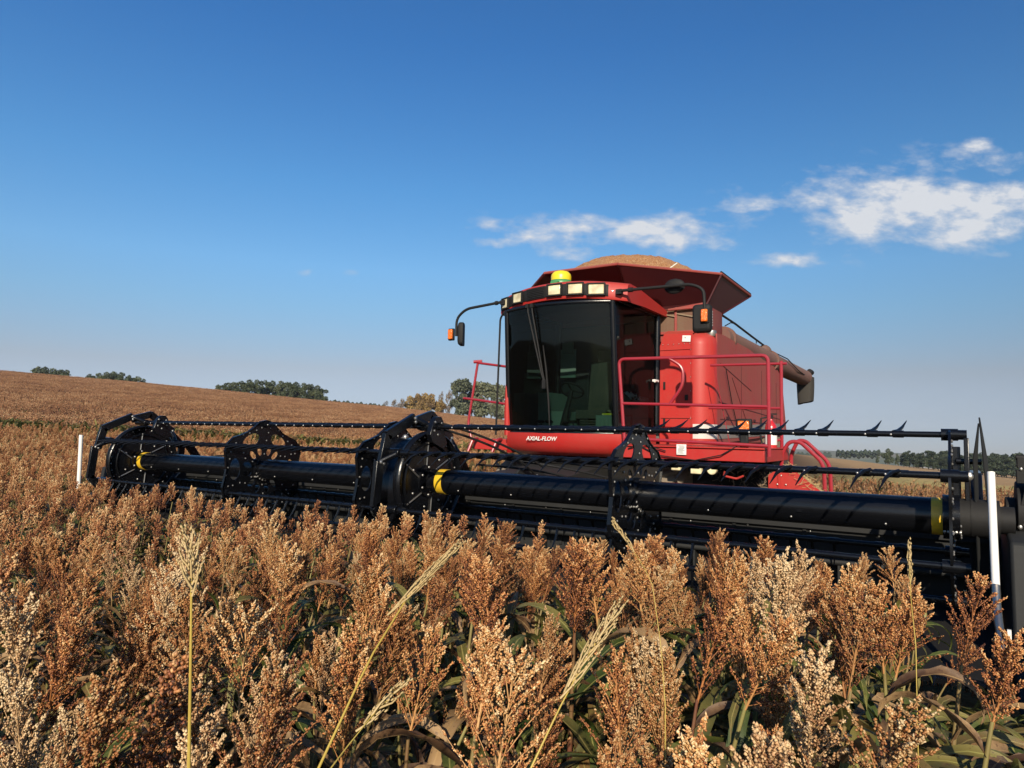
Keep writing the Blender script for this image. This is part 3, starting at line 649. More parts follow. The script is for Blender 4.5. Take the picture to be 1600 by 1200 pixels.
# right end of the reel: stub tube, arm, crossed deflector blades
mb = MB(); mb.cyl((5.03, 0, RZ), (5.26, 0, RZ), .128, 32); mb.cyl((5.10, 0, RZ), (5.115, 0, RZ), .132, 32); mb.cyl((5.26, 0, RZ), (5.34, 0, RZ), .09, 24)
mb.build('end_bearing', BM, HD)
mb = MB(); mb.plate([(-.05, 1.30), (.05, 1.30), (.045, 1.76), (-.03, 1.76)], [], 0, 5.07, .03); mb.plate([(.02, 1.30), (.14, 1.30), (.16, 1.66), (.05, 1.70)], [], 0, 5.0, .05)
mb.cyl((5.02, .02, 1.60), (5.17, .02, 1.60), .02, 10); bolt(mb, (5.09, -.48, 1.52), 1, .028)
mb.build('end_arm', [BK, ST_], HD, bevel=.005)
for (pa, pb, pc) in (((5.155, .02, 1.86), (5.13, -.02, 1.62), (5.135, -.06, .80)), ((5.160, .03, 1.90), (5.185, -.02, 1.62), (5.215, -.05, 1.0))):
    mb = MB(); A, B, Cc = Vector(pa), Vector(pb), Vector(pc); w = Vector((.012, .03, 0))
    mb.add([A - w * .15, A + w * .15, B - w, B + w, Cc - w * .4, Cc + w * .4] + [q + Vector((.006, -.006, 0)) for q in (A - w * .15, A + w * .15, B - w, B + w, Cc - w * .4, Cc + w * .4)],
           [(0, 1, 3, 2), (2, 3, 5, 4), (6, 8, 9, 7), (8, 10, 11, 9), (0, 2, 8, 6), (2, 4, 10, 8), (1, 7, 9, 3), (3, 9, 11, 5), (0, 6, 7, 1), (4, 5, 11, 10)])
    mb.build('deflector_blade', GS, HD)
# drive motor, marker lamp bracket, bundle of hoses at the right end
mb = MB(); mb.cyl((5.36, .25, 1.26), (5.56, .25, 1.26), .21, 28); mb.cyl((5.30, .25, 1.24), (5.36, .25, 1.24), .12, 20); mb.cyl((5.56, .25, 1.26), (5.60, .25, 1.26), .17, 28); mb.box((5.44, .1, 1.40), (.09, .10, .26), 0, Matrix.Rotation(R(14), 3, 'Y')); mb.box((5.42, .05, 1.06), (.12, .1, .16))
for i in range(6): bolt(mb, (5.37 + .03 * i, .045 + .01 * (i % 2), 1.18 + .02 * (i % 3)), 1, .016)
bolt(mb, (5.51, .08, 1.43), 1, .02); bolt(mb, (5.52, .07, 1.40), 1, .02)
mb.build('drive_motor', [BM, ST_], HD, bevel=.006)
mb = MB(); mb.bend([(5.40, .15, 1.40), (5.48, .15, 1.48), (5.44, .15, 1.54)], .02, .03); mb.box((5.42, .10, 1.51), (.12, .07, .09)); mb.box((5.415, .10, 1.60), (.10, .08, .07)); mb.cyl((5.36, .10, 1.635), (5.47, .10, 1.635), .02, 10)
for q in ((5.385, .06, 1.56), (5.455, .06, 1.56)): bolt(mb, q, 1, .012)
mb.build('marker_lamp', [BM, ST_], HD, bevel=.01)

# ------------------------------------------------------------------ combine harvester
CB = empty('combine_harvester', (0, 5.5, -.45), 'dusty red combine harvester with a glazed cab and a full grain tank', 'combine harvester')
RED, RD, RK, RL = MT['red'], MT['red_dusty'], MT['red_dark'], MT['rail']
def arc_y(x, mid, edge, half): return mid + (edge - mid) * (abs(x) / half) ** 2
# --- cab
mb = MB()
xs = np.linspace(-.98, .98, 25)
rows = []
for (z, dy, sx) in ((1.40, .42, .90), (1.415, .22, .95), (1.47, .09, .98), (1.56, .03, 1), (1.66, .0, 1), (1.745, .0, 1)):
    rows.append([(x * sx, arc_y(x, 3.36, 3.56, .98) + dy, z) for x in xs])
mb.grid(rows); mb.grid([[(x * s_, arc_y(x, 3.36, 3.56, .98) + dd, 1.745) for x in xs] for s_, dd in ((1, 0), (.97, .08))])
for s in (-1, 1): mb.add([(s * .98, 3.56, 1.42), (s * .98, 4.9, 1.42), (s * .98, 4.9, 1.745), (s * .98, 3.56, 1.745)], [(0, 1, 2, 3)])
belly = mb.build('cab_belly', RED, CB, sharp=50)
text_mesh('AXIAL-FLOW', .088, .003, MT['letter'], 'lettering', Matrix.Translation((-.235, 3.355, 1.655)) @ Matrix.Rotation(R(88), 4, 'X'), CB, 1.0, .15)
mb = MB(); mb.box((0, 4.35, 1.705), (1.9, 1.55, .05)); floor_ = mb.build('cab_floor', MT['interior'], CB)
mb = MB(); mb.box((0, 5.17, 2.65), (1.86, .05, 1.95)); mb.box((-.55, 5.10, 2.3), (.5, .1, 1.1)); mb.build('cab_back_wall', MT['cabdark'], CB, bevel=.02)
# windscreen: curved pane, black frame round it
def ws(x, z):
    u = (z - 1.745) / (3.66 - 1.745); return (x * (.955 - .01 * u) - .045 - .02 * max(x, 0), arc_y(x, 3.37, 3.60, .95) - .15 * u, z)
mb = MB(); mb.grid([[ws(x, z) for x in np.linspace(-.95, .95, 25)] for z in np.linspace(1.745, 3.68, 6)]); mb.build('windscreen', MT['glass'], CB, sharp=80)
mb = MB()
for s in (-1, 1):
    mb.tube([Vector(ws(s * .955, z)) + Vector((s * .02, .02, 0)) for z in np.linspace(1.74, 3.68, 8)], .045, 8)
    mb.tube([(s * .925 - .03, 5.12, 1.72), (s * .925 - .03, 5.16, 3.72)], .06, 8)
    mb.box((s * .93 - .03, 4.35, 1.735), (.05, 1.5, .06)); mb.box((s * .92 - .03, 4.4, 3.71), (.05, 1.6, .05))
mb.tube([ws(x, 1.75) for x in np.linspace(-.95, .95, 25)], .014, 6); mb.tube([ws(x, 3.665) for x in np.linspace(-.95, .95, 25)], .03, 6)
mb.build('cab_frame', BK, CB, sharp=60)
for s in (-1, 1):
    mb = MB(); mb.add([(s * .935 - .03, 3.64, 1.76), (s * .935 - .03, 5.08, 1.76), (s * .928 - .03, 5.10, 3.70), (s * .928 - .03, 3.50, 3.69)], [(0, 1, 2, 3)])
    w_ = mb.build('side_window', MT['sideglass'], CB)
    if s > 0:
        mb = MB(); mb.box((.94, 4.98, 2.62), (.05, .16, .035)); mb.cyl((.97, 4.96, 2.62), (.97, 4.86, 2.60), .016, 8); mb.build('door_handle', [MT['white']], w_)
mb = MB(); mb.tube([(-.995, 3.60, 1.70), (-.995, 3.58, 2.05), (-.99, 3.56, 2.45), (-.985, 3.55, 2.75)], [.055, .05, .035, .01], 8); mb.build('cab_pillar', RED, CB)
# roof: cap with curved visor front
mb = MB(); n_ = 33; xs = np.linspace(-1.19, 1.06, n_)
def rf(x, dy=0): return arc_y(x, 3.26, 3.57, 1.08) + dy
def zt(x): return 4.0 - .075 * (x / 1.08) ** 2
def zb(x): return 3.73 - .07 * (x / 1.08) ** 2
rows = [[(x, rf(x, .08), zb(x)) for x in xs], [(x, rf(x), zb(x) + .005) for x in xs], [(x, rf(x, -.015), zb(x) + .04) for x in xs],
        [(x, rf(x, .0), zt(x) - .035) for x in xs], [(x, rf(x, .03), zt(x) - .008) for x in xs], [(x, rf(x, .10), zt(x) + .012) for x in xs],
        [(x * .97, rf(x, .5), zt(x) + .02) for x in xs], [(x * .95, 5.0, zt(x) - .08) for x in xs], [(x * .95, 5.33, zt(x) - .125) for x in xs], [(x * .95, 5.34, zb(x) + .045) for x in xs], [(x * .94, 4.4, zb(x) + .055) for x in xs]]
mb.grid(rows)
for s, k in ((-1, 0), (1, n_ - 1)):
    c = [r[k] for r in rows]; mb.add(c, [tuple(range(len(c)))])
roof = mb.build('cab_roof', RED, CB, sharp=40)
mb = MB(); vx = np.linspace(-1.165, .82, 30)
mb.grid([[(x, rf(x, -.022), zb(x) + .045) for x in vx], [(x, rf(x, -.03), zb(x) + .06) for x in vx], [(x, rf(x, -.020), zt(x) - .058) for x in vx], [(x, rf(x, -.008), zt(x) - .045) for x in vx]])
mb.grid([[(x, rf(x, -.034), zb(x) + .045) for x in np.linspace(-.50, -.14, 8)], [(x, rf(x, -.040), zt(x) - .05) for x in np.linspace(-.50, -.14, 8)]], 1)
for q in range(6):
    zz_ = q * .026; mb.tube([(x, rf(x, -.041), zb(x) + .065 + zz_) for x in np.linspace(-.485, -.155, 6)], .005, 6, 1)
vis = mb.build('visor_band', [BM, MT['black_matt']], CB, sharp=50)
for (x, w) in ((-1.03, .17), (-.70, .20), (.03, .205), (.36, .215), (.66, .225)):
    mb = MB(); z0 = (zb(x) + zt(x)) / 2 + .003; sl_ = math.atan((rf(x + .02) - rf(x - .02)) / .04); rm = Matrix.Rotation(sl_, 3, 'Z')
    mb.box((x, rf(x, -.036), z0), (w, .03, .145), 0, rm)
    lamp = mb.build('work_lamp', MT['lens'], CB, bevel=.012)
    mb = MB()
    for dx, dz, a, b in ((0, .083, w + .05, .022), (0, -.083, w + .05, .022), (w / 2 + .015, 0, .025, .165), (-w / 2 - .015, 0, .025, .165)):
        mb.box(Vector((x, rf(x, -.045), z0)) + rm @ Vector((dx, 0, dz)), (a, .035, b), 0, rm)
    mb.build('lamp_frame', BM, lamp, bevel=.006)
# beacon like receiver dome
mb = MB(); mb.lathe((-.10, 3.66, 4.015), [(.165, 0), (.175, .02), (.172, .05), (.160, .085), (.150, .09)], 32, 0); mb.box((-.10, 3.47, 4.045), (.12, .06, .03), 0)
dm = mb.build('receiver_dome', MT['domegreen'], CB, sharp=50)
mb = MB(); mb.lathe((-.10, 3.66, 4.105), [(.156, 0), (.158, .06), (.148, .10), (.115, .135), (.06, .152), (.0, .156)], 32); mb.build('dome_cap', MT['domeyellow'], dm, sharp=60)
# wiper
mb = MB()
for dx in (0, .075): mb.tube([(-.42 + dx, 3.20, 3.66), (-.40 + dx, 3.19, 3.55), (-.20 + dx * .3, 3.28, 2.62), (-.13, 3.30, 2.42)], .013, 8)
mb.box((-.42, 3.20, 3.66), (.05, .05, .06)); mb.box((-.34, 3.20, 3.66), (.05, .05, .06)); mb.box((-.15, 3.28, 2.47), (.06, .05, .13))
mb.tube([(-.16, 3.24, 3.05), (-.13, 3.29, 2.7), (-.10, 3.33, 2.2), (-.10, 3.37, 1.82)], [.007, .016, .016, .008], 8)
mb.build('wiper', BM, CB)
# cab interior
mb = MB(); mb.box((.16, 4.45, 2.05), (.52, .50, .14)); mb.box((.16, 4.74, 2.5), (.50, .16, .85), 0, Matrix.Rotation(R(-8), 3, 'X')); mb.box((.16, 4.82, 3.02), (.30, .10, .22))
for i in range(5): mb.box((.16, 4.38, 1.80 + .036 * i), (.40 - .02 * (i % 2), .36, .022))
mb.build('driver_seat', MT['seat'], CB, bevel=.03)
mb = MB(); cen = Vector((-.06, 3.98, 2.42)); rm = Matrix.Rotation(R(-35), 3, 'X')
mb.tube([cen + rm @ Vector((.19 * math.cos(a), .19 * math.sin(a), 0)) for a in np.linspace(0, 2 * math.pi, 29)], .016, 8)
for a in (.5, 2.6, 4.7): mb.tube([cen, cen + rm @ Vector((.19 * math.cos(a), .19 * math.sin(a), 0))], .012, 6)
mb.build('steering_wheel', BM, CB)
mb = MB(); mb.tube([(-.06, 3.98, 2.42), (-.07, 3.82, 2.05), (-.08, 3.72, 1.72)], [.03, .05, .07], 10)
for dx in (-.42, -.27, .02, .14): mb.tube([(dx, 3.72, 1.74), (dx, 3.66, 1.90)], .009, 6); mb.box((dx, 3.65, 1.92), (.11, .06, .025), 0, Matrix.Rotation(R(-25), 3, 'X'))
mb.build('steering_column', BM, CB)
mb = MB(); mb.box((.58, 4.15, 1.88), (.40, .42, .30))
for i in range(6): mb.box((.42 + .064 * i, 3.937, 1.88), (.03, .012, .20), 0)
mb.box((-.42, 4.25, 1.90), (.52, .5, .38)); mb.box((.66, 4.75, 2.05), (.24, .65, .6)); mb.box((-.72, 4.6, 2.1), (.22, .7, .62))
mb.build('cab_console', MT['interior'], CB, bevel=.015)
mb = MB(); mb.box((-.62, 4.9, 2.95), (.30, .03, .5)); mb.box((-.62, 4.88, 3.22), (.2, .06, .2)); mb.build('cab_trim_panel', MT['interior'], CB, bevel=.01)
# --- left and right platforms
mb = MB(); mb.box((1.985, 4.18, 1.50), (1.99, 1.50, .155)); mb.box((1.985, 4.16, 1.592), (2.01, 1.52, .02))
mb.box((1.30, 3.43, 1.50), (.012, .012, .14)); mb.build('platform', RED, CB, bevel=.008)
mb = MB(); mb.tube([(1.3, 3.41, 1.60), (1.6, 3.39, 1.47), (2.1, 3.40, 1.42), (2.45, 3.38, 1.50), (2.65, 3.41, 1.62)], .008, 6); mb.tube([(1.15, 3.40, 1.55), (1.38, 3.38, 1.62), (1.7, 3.39, 1.53)], .008, 6); mb.build('loose_cable', BM, CB)
mb = MB(); mb.box((1.915, 3.405, 1.555), (.135, .012, .14)); pl = mb.build('notice_plate', MT['white'], CB, bevel=.004)
mb = MB()
for i in range(7): mb.box((1.915 + rnd.uniform(-.012, .012), 3.397, 1.605 - .016 * i), (rnd.uniform(.05, .10), .003, .005))
mb.build('small_print', MT['ink'], pl)
mb = MB(); mb.box((-1.40, 4.3, 1.54), (.84, 1.0, .18)); mb.build('platform', RED, CB, bevel=.01)
mb = MB()
for x in (-1.72, -1.24): mb.bend([(x, 3.78, 1.63), (x, 3.66, 1.62), (x - .05, 3.60, 1.42)], .026, .05)
mb.build('platform_hook', RL, CB)
mb = MB(); r_ = .021
mb.bend([(-1.84, 3.78, 1.63), (-1.92, 3.78, 1.86), (-1.74, 3.78, 2.93)], r_, .1); mb.tube([(-1.80, 3.74, 2.915), (-1.67, 3.80, 2.925)], .028, 10)
mb.tube([(-1.74, 3.78, 2.90), (-1.0, 3.66, 2.79)], r_, 10); mb.tube([(-2.05, 3.82, 2.31), (-1.86, 3.78, 2.29), (-1.0, 3.6, 2.19)], r_, 10)
mb.build('handrail', RL, CB)
mb = MB(); mb.bend([(-1.0, 3.50, 3.70), (-1.13, 3.52, 3.58), (-1.19, 3.55, 1.70)], .016, .06); mb.build('cab_stay', BM, CB)
# front gate rail, rear rail
mb = MB()
mb.bend([(1.10, 3.40, 1.58), (1.05, 3.40, 2.20), (1.0, 3.40, 2.81), (3.04, 3.40, 2.775), (3.045, 3.40, 1.50)], .024, .09)
mb.tube([(1.05, 3.40, 2.18), (3.04, 3.40, 2.125)], .021, 10); mb.tube([(1.09, 3.40, 1.69), (3.04, 3.40, 1.63)], .024, 10)
mb.bend([(1.74, 3.40, 2.79), (1.93, 3.42, 2.67), (1.93, 3.42, 2.42), (1.75, 3.40, 2.155)], .022, .10)
mb.build('handrail', RL, CB, label='long front handrail with a hooked brace')
mb = MB(); mb.tube([(1.90, 4.75, 2.815), (3.0, 4.75, 2.80)], .02, 10); mb.bend([(2.92, 4.75, 2.84), (2.92, 4.75, 1.60)], .024, .05)
mb.tube([(1.86, 4.8, 2.17), (2.92, 4.75, 2.16)], .02, 10); mb.bend([(2.93, 4.75, 1.72), (2.72, 4.72, 1.66), (2.60, 4.6, 1.60)], .02, .05); mb.tube([(1.95, 4.75, 2.80), (2.15, 4.9, 1.6)], .006, 6); mb.build('handrail', RL, CB)
# ladder rails and step guard
mb = MB()
mb.bend([(2.93, 4.55, .50), (2.96, 4.55, 1.52), (3.06, 4.55, 1.69), (3.20, 4.55, 1.69), (3.50, 4.55, 1.40), (3.52, 4.55, .45)], .027, .12)
mb.bend([(3.06, 4.85, .50), (3.02, 4.85, 1.50), (3.12, 4.85, 1.71), (3.22, 4.85, 1.70), (3.53, 4.85, 1.40), (3.56, 4.85, .45)], .027, .12)
for z in (.5, .78, 1.06): mb.box((3.35, 4.7, z - .2), (.36, .26, .03))
mb.build('ladder', RL, CB)
mb = MB(); mb.plate([(2.81, 1.22), (2.92, 1.30), (3.13, 1.31), (3.50, 1.02), (3.52, .66), (2.98, .66), (2.81, .92)], [], 1, 4.40, .03)
for q in ((2.93, 1.10), (3.04, 1.10), (3.29, .94), (2.98, 1.22)): mb.ball((q[0], 4.395, q[1]), .014, 8, 5, 1)
mb.box((2.96, 4.39, 1.05), (.035, .02, .40)); mb.build('step_guard', [RED, ST_], CB)
mb = MB(); rs_ = random.Random(3)
for i in range(420):
    u = rs_.random(); x = 3.02 + .44 * u; z = 1.33 - .33 * u + rs_.gauss(0, .035); a = rs_.uniform(0, 6.28); l = rs_.uniform(.03, .09)
    d = Vector((math.cos(a) * l, rs_.gauss(0, .02), math.sin(a) * l * .6)); c = Vector((x, 4.5 + rs_.gauss(0, .05), z)); mb.tube([c - d, c + d], .003, 4)
tag(mb.build('straw_litter', MT['straw_head'], CB), kind='stuff')
# --- side of the body
mb = MB(); mb.add([(.95, 5.14, 1.60), (1.50, 5.14, 1.60), (1.50, 5.14, 3.38), (1.02, 5.14, 3.40), (.95, 5.14, 3.2)], [(0, 1, 2, 3, 4)])
mb.add([(1.02, 5.14, 3.40), (1.50, 5.14, 3.38), (1.5, 5.34, 3.46), (1.02, 5.34, 3.48)], [(0, 1, 2, 3)])
mb.box((1.225, 5.13, 3.13), (.54, .012, .006)); mb.box((1.48, 5.13, 2.5), (.012, .014, 1.74))
for q in [(1.0 + .09 * i, 3.22) for i in range(6)] + [(1.0 + .09 * i, 1.66) for i in range(6)] + [(1.465, 1.8 + .22 * i) for i in range(7)]: mb.ball((q[0], 5.136, q[1]), .009, 8, 4, 1)
mb.box((1.23, 5.133, 2.02), (.52, .008, .006), 2); mb.box((1.03, 5.13, 2.55), (.03, .02, .12), 2); mb.box((1.03, 5.13, 1.95), (.03, .02, .12), 2); mb.box((1.40, 5.125, 2.35), (.05, .02, .09), 2)
fp = mb.build('front_panel', [RED, ST_, BM], CB, sharp=30)
mb = MB(); mb.box((1.40, 5.125, 3.30), (.135, .008, .10), 0, Matrix.Rotation(R(4), 3, 'Y')); mb.box((1.38, 5.12, 3.315), (.015, .004, .02), 1); lab = mb.build('sticker', [MT['white'], MT['ink']], fp)
mb = MB(); rows = []
for z, rr in ((1.60, .30), (3.20, .30), (3.30, .285), (3.36, .24), (3.40, .17), (3.42, .06)):
    rows.append([(1.50 + rr * math.sin(a), 5.44 - rr * math.cos(a), z) for a in np.linspace(-.1, math.pi / 2 + .15, 16)])
mb.grid(rows); col = mb.build('corner_post', RED, CB, sharp=50)
mb = MB(); mb.grid([[(1.50 + .303 * math.sin(a), 5.44 - .303 * math.cos(a), z) for a in np.linspace(0, math.pi / 2, 14)] for z in (1.70, 1.93)]); mb.build('white_band', MT['bandwhite'], col, sharp=50)
# side panel
top = [(5.44, 3.40), (5.8, 3.42), (7.2, 3.38), (8.6, 3.33), (9.4, 3.29), (9.8, 3.22), (10.15, 3.08), (10.32, 2.95), (10.75, 1.82), (9.5, 1.80), (8.0, 1.72), (5.44, 1.62)]
mb = MB(); mb.plate(top, [], 0, 1.775, .025)
for (a, b) in (((5.6, 2.93), (7.6, 2.60)), ((5.5, 2.30), (10.5, 2.12)), ((6.3, 2.75), (7.6, 1.75))):
    d = Vector((0, b[0] - a[0], b[1] - a[1])); mb.box((1.803, (a[0] + b[0]) / 2, (a[1] + b[1]) / 2), (.008, d.length, .012), 1, Matrix.Rotation(math.atan2(d.z, d.y), 3, 'X'))
for yy in (6.9, 8.4, 9.7): mb.box((1.8025, yy, 2.45), (.006, .012, 1.2 if yy < 9 else .9), 1)
for yy in (6.0, 7.8, 9.2): mb.box((1.808, yy, 2.05), (.014, .14, .05), 1)
mb.box((1.803, 7.6, 2.02), (.006, 4.0, .012), 1)
mb.build('side_panel', [RD, RK], CB, bevel=.012)
mb = MB(); mb.plate([(5.5, 1.93), (6.3, 1.93), (10.4, 2.06), (10.5, 1.82), (8.0, 1.76), (5.5, 1.70)], [], 0, 1.802, .004); dec = mb.build('stripe_decal', MT['bandgrey'], CB)
mt_ = Matrix.Translation((1.81, 6.75, 1.83)) @ Matrix.Rotation(R(90), 4, 'Z') @ Matrix.Rotation(R(90), 4, 'X')
text_mesh('2188', .21, .002, MT['ink'], 'model_number', mt_, CB, 1.25)
mb = MB()
for i in range(5): mb.box((1.808, 7.50 + .14 * i, 1.80), (.003, .09, .055))
mb.build('small_print', MT['ink'], CB)
mb = MB(); mb.tube([(1.84, 5.8, 2.85), (1.83, 6.2, 2.3), (1.83, 6.7, 1.72)], .008, 6); mb.build('loose_cable', BM, CB)
# body block behind the panels
mb = MB(); mb.box((0, 7.95, 2.45), (3.5, 4.9, 1.65)); mb.box((0, 8.6, 1.2), (2.4, 4.2, .9), 1); mb.box((1.62, 9.6, 1.45), (.3, 1.9, .62), 2); mb.box((-1.78, 7.9, 2.4), (.04, 5.0, 1.7), 0)
mb.build('body', [RD, BM, MT['tan']], CB, bevel=.03)
mb = MB(); mb.box((-.40, 4.6, 1.15), (.7, 1.4, .50)); mb.box((2.25, 4.75, 1.05), (1.2, .5, .72)); mb.box((1.6, 4.6, 1.38), (1.9, .5, .05)); mb.box((0, 4.6, .62), (2.6, .3, .34))
mb.build('chassis', BM, CB, bevel=.02)
mb = MB(); rs_ = random.Random(8)
for i in range(260):
    x = rs_.uniform(2.0, 2.8); z = rs_.uniform(.86, 1.34); c = Vector((x, 4.46 + rs_.uniform(-.06, .03), z)); a = rs_.uniform(0, 6.28); l = rs_.uniform(.03, .10)
    mb.tube([c, c + Vector((math.cos(a) * l, rs_.gauss(0, .03), math.sin(a) * l)), c + Vector((math.cos(a + .6) * l * 1.6, rs_.gauss(0, .03), math.sin(a + .6) * l * 1.6))], rs_.choice((.003, .004, .007)), 4, rs_.choice((0, 0, 0, 1)))
tag(mb.build('chaff_and_hoses', [BM, MT['tan']], CB), kind='stuff')
for (x, z, w, rnd_) in ((1.80, 1.325, .13, 0), (2.08, 1.29, .15, 0), (2.29, 1.295, .062, 1)):
    mb = MB()
    if rnd_: mb.cyl((x, 3.58, z), (x, 3.5, z), w, 24)
    else: mb.box((x, 3.54, z), (w, .08, .11))
    mb.build('road_lamp', MT['lens'], CB, bevel=.012)
mb = MB(); mb.bend([(2.42, 3.65, 1.27), (2.46, 3.48, 1.23), (2.62, 3.48, 1.20), (2.66, 3.65, 1.23)], .014, .03); mb.build('pull_handle', RED, CB)
mb = MB(); P8 = [(-.66, .9, .45), (.66, .9, .45), (.66, .9, 1.02), (-.66, .9, 1.02), (-.58, 4.2, .85), (.58, 4.2, .85), (.58, 4.2, 1.30), (-.58, 4.2, 1.30)]
mb.add(P8, [(0, 1, 2, 3), (4, 7, 6, 5), (0, 4, 5, 1), (3, 2, 6, 7), (0, 3, 7, 4), (1, 5, 6, 2)]); mb.plate([(.9, 1.05), (1.25, 1.32), (1.7, 1.28), (2.5, 1.0), (2.2, .8), (.9, .8)], [], 0, .70, .03)
for i in range(7): mb.ball((.735, 1.5 + .12 * i, 1.27 - .045 * i), .016, 8, 5, 1)
mb.build('feeder_house', [GS, ST_], CB, bevel=.01)
mb = MB(); mb.cyl((-.25, 3.5, 1.03), (1.2, 3.6, 1.06), .03, 10); mb.ball((.86, 3.3, 1.06), .06); mb.build('feeder_shaft', MT['tan'], CB)
# wheels
def wheel(cx, cy, cz, rad, wd, mir):
    mb = MB(); prof = [(-wd / 2, rad * .58), (-wd / 2, rad * .90), (-wd * .42, rad * .97), (-wd * .25, rad), (wd * .25, rad), (wd * .42, rad * .97), (wd / 2, rad * .90), (wd / 2, rad * .58)]
    mb.grid([[(cx + a, cy + r * math.cos(t_), cz + r * math.sin(t_)) for a, r in prof] for t_ in np.linspace(0, 2 * math.pi, 61)])
    for i in range(22):
        t_ = 2 * math.pi * i / 22
        for s in (-1, 1):
            rot = Matrix.Rotation(t_ + (0.07 if s > 0 else 0), 3, 'X') @ Matrix.Rotation(s * .7, 3, 'Z')
            ta = t_ + (.14 if s > 0 else 0); mb.box((cx + s * wd * .24, cy + (rad + .012) * math.cos(ta), cz + (rad + .012) * math.sin(ta)), (wd * .55, .05, .05), 0, Matrix.Rotation(ta - math.pi / 2, 3, 'X') @ Matrix.Rotation(s * .6, 3, 'Z'))
    o = mb.build('wheel', MT['rubber'], CB, sharp=40)
    mb = MB(); mb.cyl((cx - wd * .3, cy, cz), (cx + wd * .42, cy, cz), rad * .58, 32); mb.cyl((cx + wd * .42, cy, cz), (cx + wd * .5, cy, cz), rad * .25, 20); mb.build('rim', MT['tan'], o)
wheel(1.14, 4.48, .36, .93, 1.14, 1); wheel(-1.42, 5.0, .40, .92, .80, -1); wheel(1.35, 9.0, .10, .60, .45, 1); wheel(-1.35, 9.0, .10, .60, .45, -1)
# turn lamp on the platform rail
mb = MB(); mb.box((2.73, 3.44, 1.875), (.20, .07, .195)); mb.box((2.72, 3.48, 1.69), (.11, .05, .20)); la = mb.build('turn_lamp', BM, CB, bevel=.02)
mb = MB(); mb.box((2.73, 3.395, 1.875), (.145, .03, .14)); mb.build('lens', MT['amber'], la, bevel=.02)
# mirrors
def mirror(path, c, rz, size, cam_c, nm):
    mb = MB(); mb.bend(path, .022, .16); mb.cyl(Vector(path[0]) * .86 + Vector(path[1]) * .14, Vector(path[0]) * .80 + Vector(path[1]) * .20, .034, 10); mb.box(Vector(path[0]) + Vector((0, .02, -.01)), (.09, .07, .07)); mb.build('mirror_arm', BM, CB)
    mb = MB(); rot = Matrix.Rotation(rz, 3, 'Z'); w, d, h = size; k = .05; out = []
    for (sx, sz) in ((-1, -1), (1, -1), (1, 1), (-1, 1)):
        for i in range(5):
            a = math.atan2(sz, sx) - math.pi / 4 + i / 4 * math.pi / 2; out.append((sx * (w / 2 - k) + k * math.cos(a), sz * (h / 2 - k) + k * math.sin(a)))
    rings = []
    for (yy, s) in ((d * .5, .93), (d * .5, 1), (-d * .15, 1), (-d * .4, .9), (-d * .5, .72)):
        rings.append([Vector(c) + rot @ Vector((px * s, yy, pz * s)) for px, pz in out])
    mb.grid(rings, 0, True); mb.add([p for p in rings[-1]], [tuple(range(20))]); mb.add([p for p in rings[0]], [tuple(range(20))])
    h_ = mb.build('mirror', BM, CB, sharp=40)
    mb = MB(); mb.box(Vector(cam_c) + Vector((0, .03, 0)), (.11, .05, .20)); mb.box(Vector(cam_c), (.085, .05, .165), 1); mb.build('side_lamp', [BM, MT['amber']], h_, bevel=.012)
mirror([(.98, 3.42, 3.80), (2.05, 3.40, 3.785), (2.22, 3.40, 3.70), (2.24, 3.38, 3.40)], (2.19, 3.42, 3.31), 0.0, (.25, .10, .38), (2.245, 3.34, 3.335), 'r')
mirror([(-1.06, 3.48, 3.83), (-1.75, 3.42, 3.76), (-1.94, 3.42, 3.62), (-1.94, 3.42, 3.32)], (-1.84, 3.42, 3.345), R(-62), (.24, .09, .38), (-2.03, 3.38, 3.35), 'l')
mb = MB(); mb.ball((1.78, 3.50, 3.80), .15, 20, 10, 0, (1, .3, .72)); mb.build('round_mirror', BM, CB)
# --- grain tank: bin, screens, flared extension, rim
mb = MB(); mb.add([(.4, 5.30, 3.88), (1.65, 5.35, 3.88), (1.65, 6.25, 3.88), (1.0, 7.3, 3.88), (-1.0, 7.3, 3.88), (-1.65, 6.25, 3.88), (-1.65, 5.35, 3.88), (-.4, 5.30, 3.88),
                   (.4, 5.30, 3.3), (1.65, 5.35, 3.3), (1.65, 6.25, 3.3), (1.0, 7.3, 3.3), (-1.0, 7.3, 3.3), (-1.65, 6.25, 3.3), (-1.65, 5.35, 3.3), (-.4, 5.30, 3.3)], [(i, (i + 1) % 8, (i + 1) % 8 + 8, i + 8) for i in range(8)])
mb.box((1.23, 5.33, 3.86), (.86, .08, .07)); mb.box((1.16, 5.30, 3.64), (.04, .03, .45)); mb.box((.84, 5.30, 3.64), (.05, .03, .45)); mb.box((1.60, 5.31, 3.64), (.08, .04, .45)); mb.box((1.2, 5.30, 3.435), (.84, .04, .05))
mb.tube([(1.05, 5.24, 3.81), (1.60, 5.26, 3.82)], .022, 8)
bin_ = mb.build('grain_bin', RD, CB, bevel=.006)
mb = MB()
for (x0, x1) in ((.86, 1.14), (1.18, 1.57)): mb.add([(x0, 5.29 + .02, 3.45), (x1, 5.31 + .01, 3.45), (x1, 5.31 + .01, 3.83), (x0, 5.29 + .02, 3.83)], [(0, 1, 2, 3)])
mb.box((1.0, 5.29, 3.74), (.30, .01, .02), 1, Matrix.Rotation(R(14), 3, 'Y')); mb.box((1.37, 5.29, 3.70), (.40, .01, .02), 1, Matrix.Rotation(R(14), 3, 'Y'))
mb.build('bin_screen', [MT['screen'], MT['tan']], bin_)
mb = MB()
for i in range(6): mb.box((1.655, 5.62, 3.78 - .045 * i), (.01, .12, .022), 0, Matrix.Rotation(R(24), 3, 'X'))
mb.build('bin_vent', MT['white'], bin_)
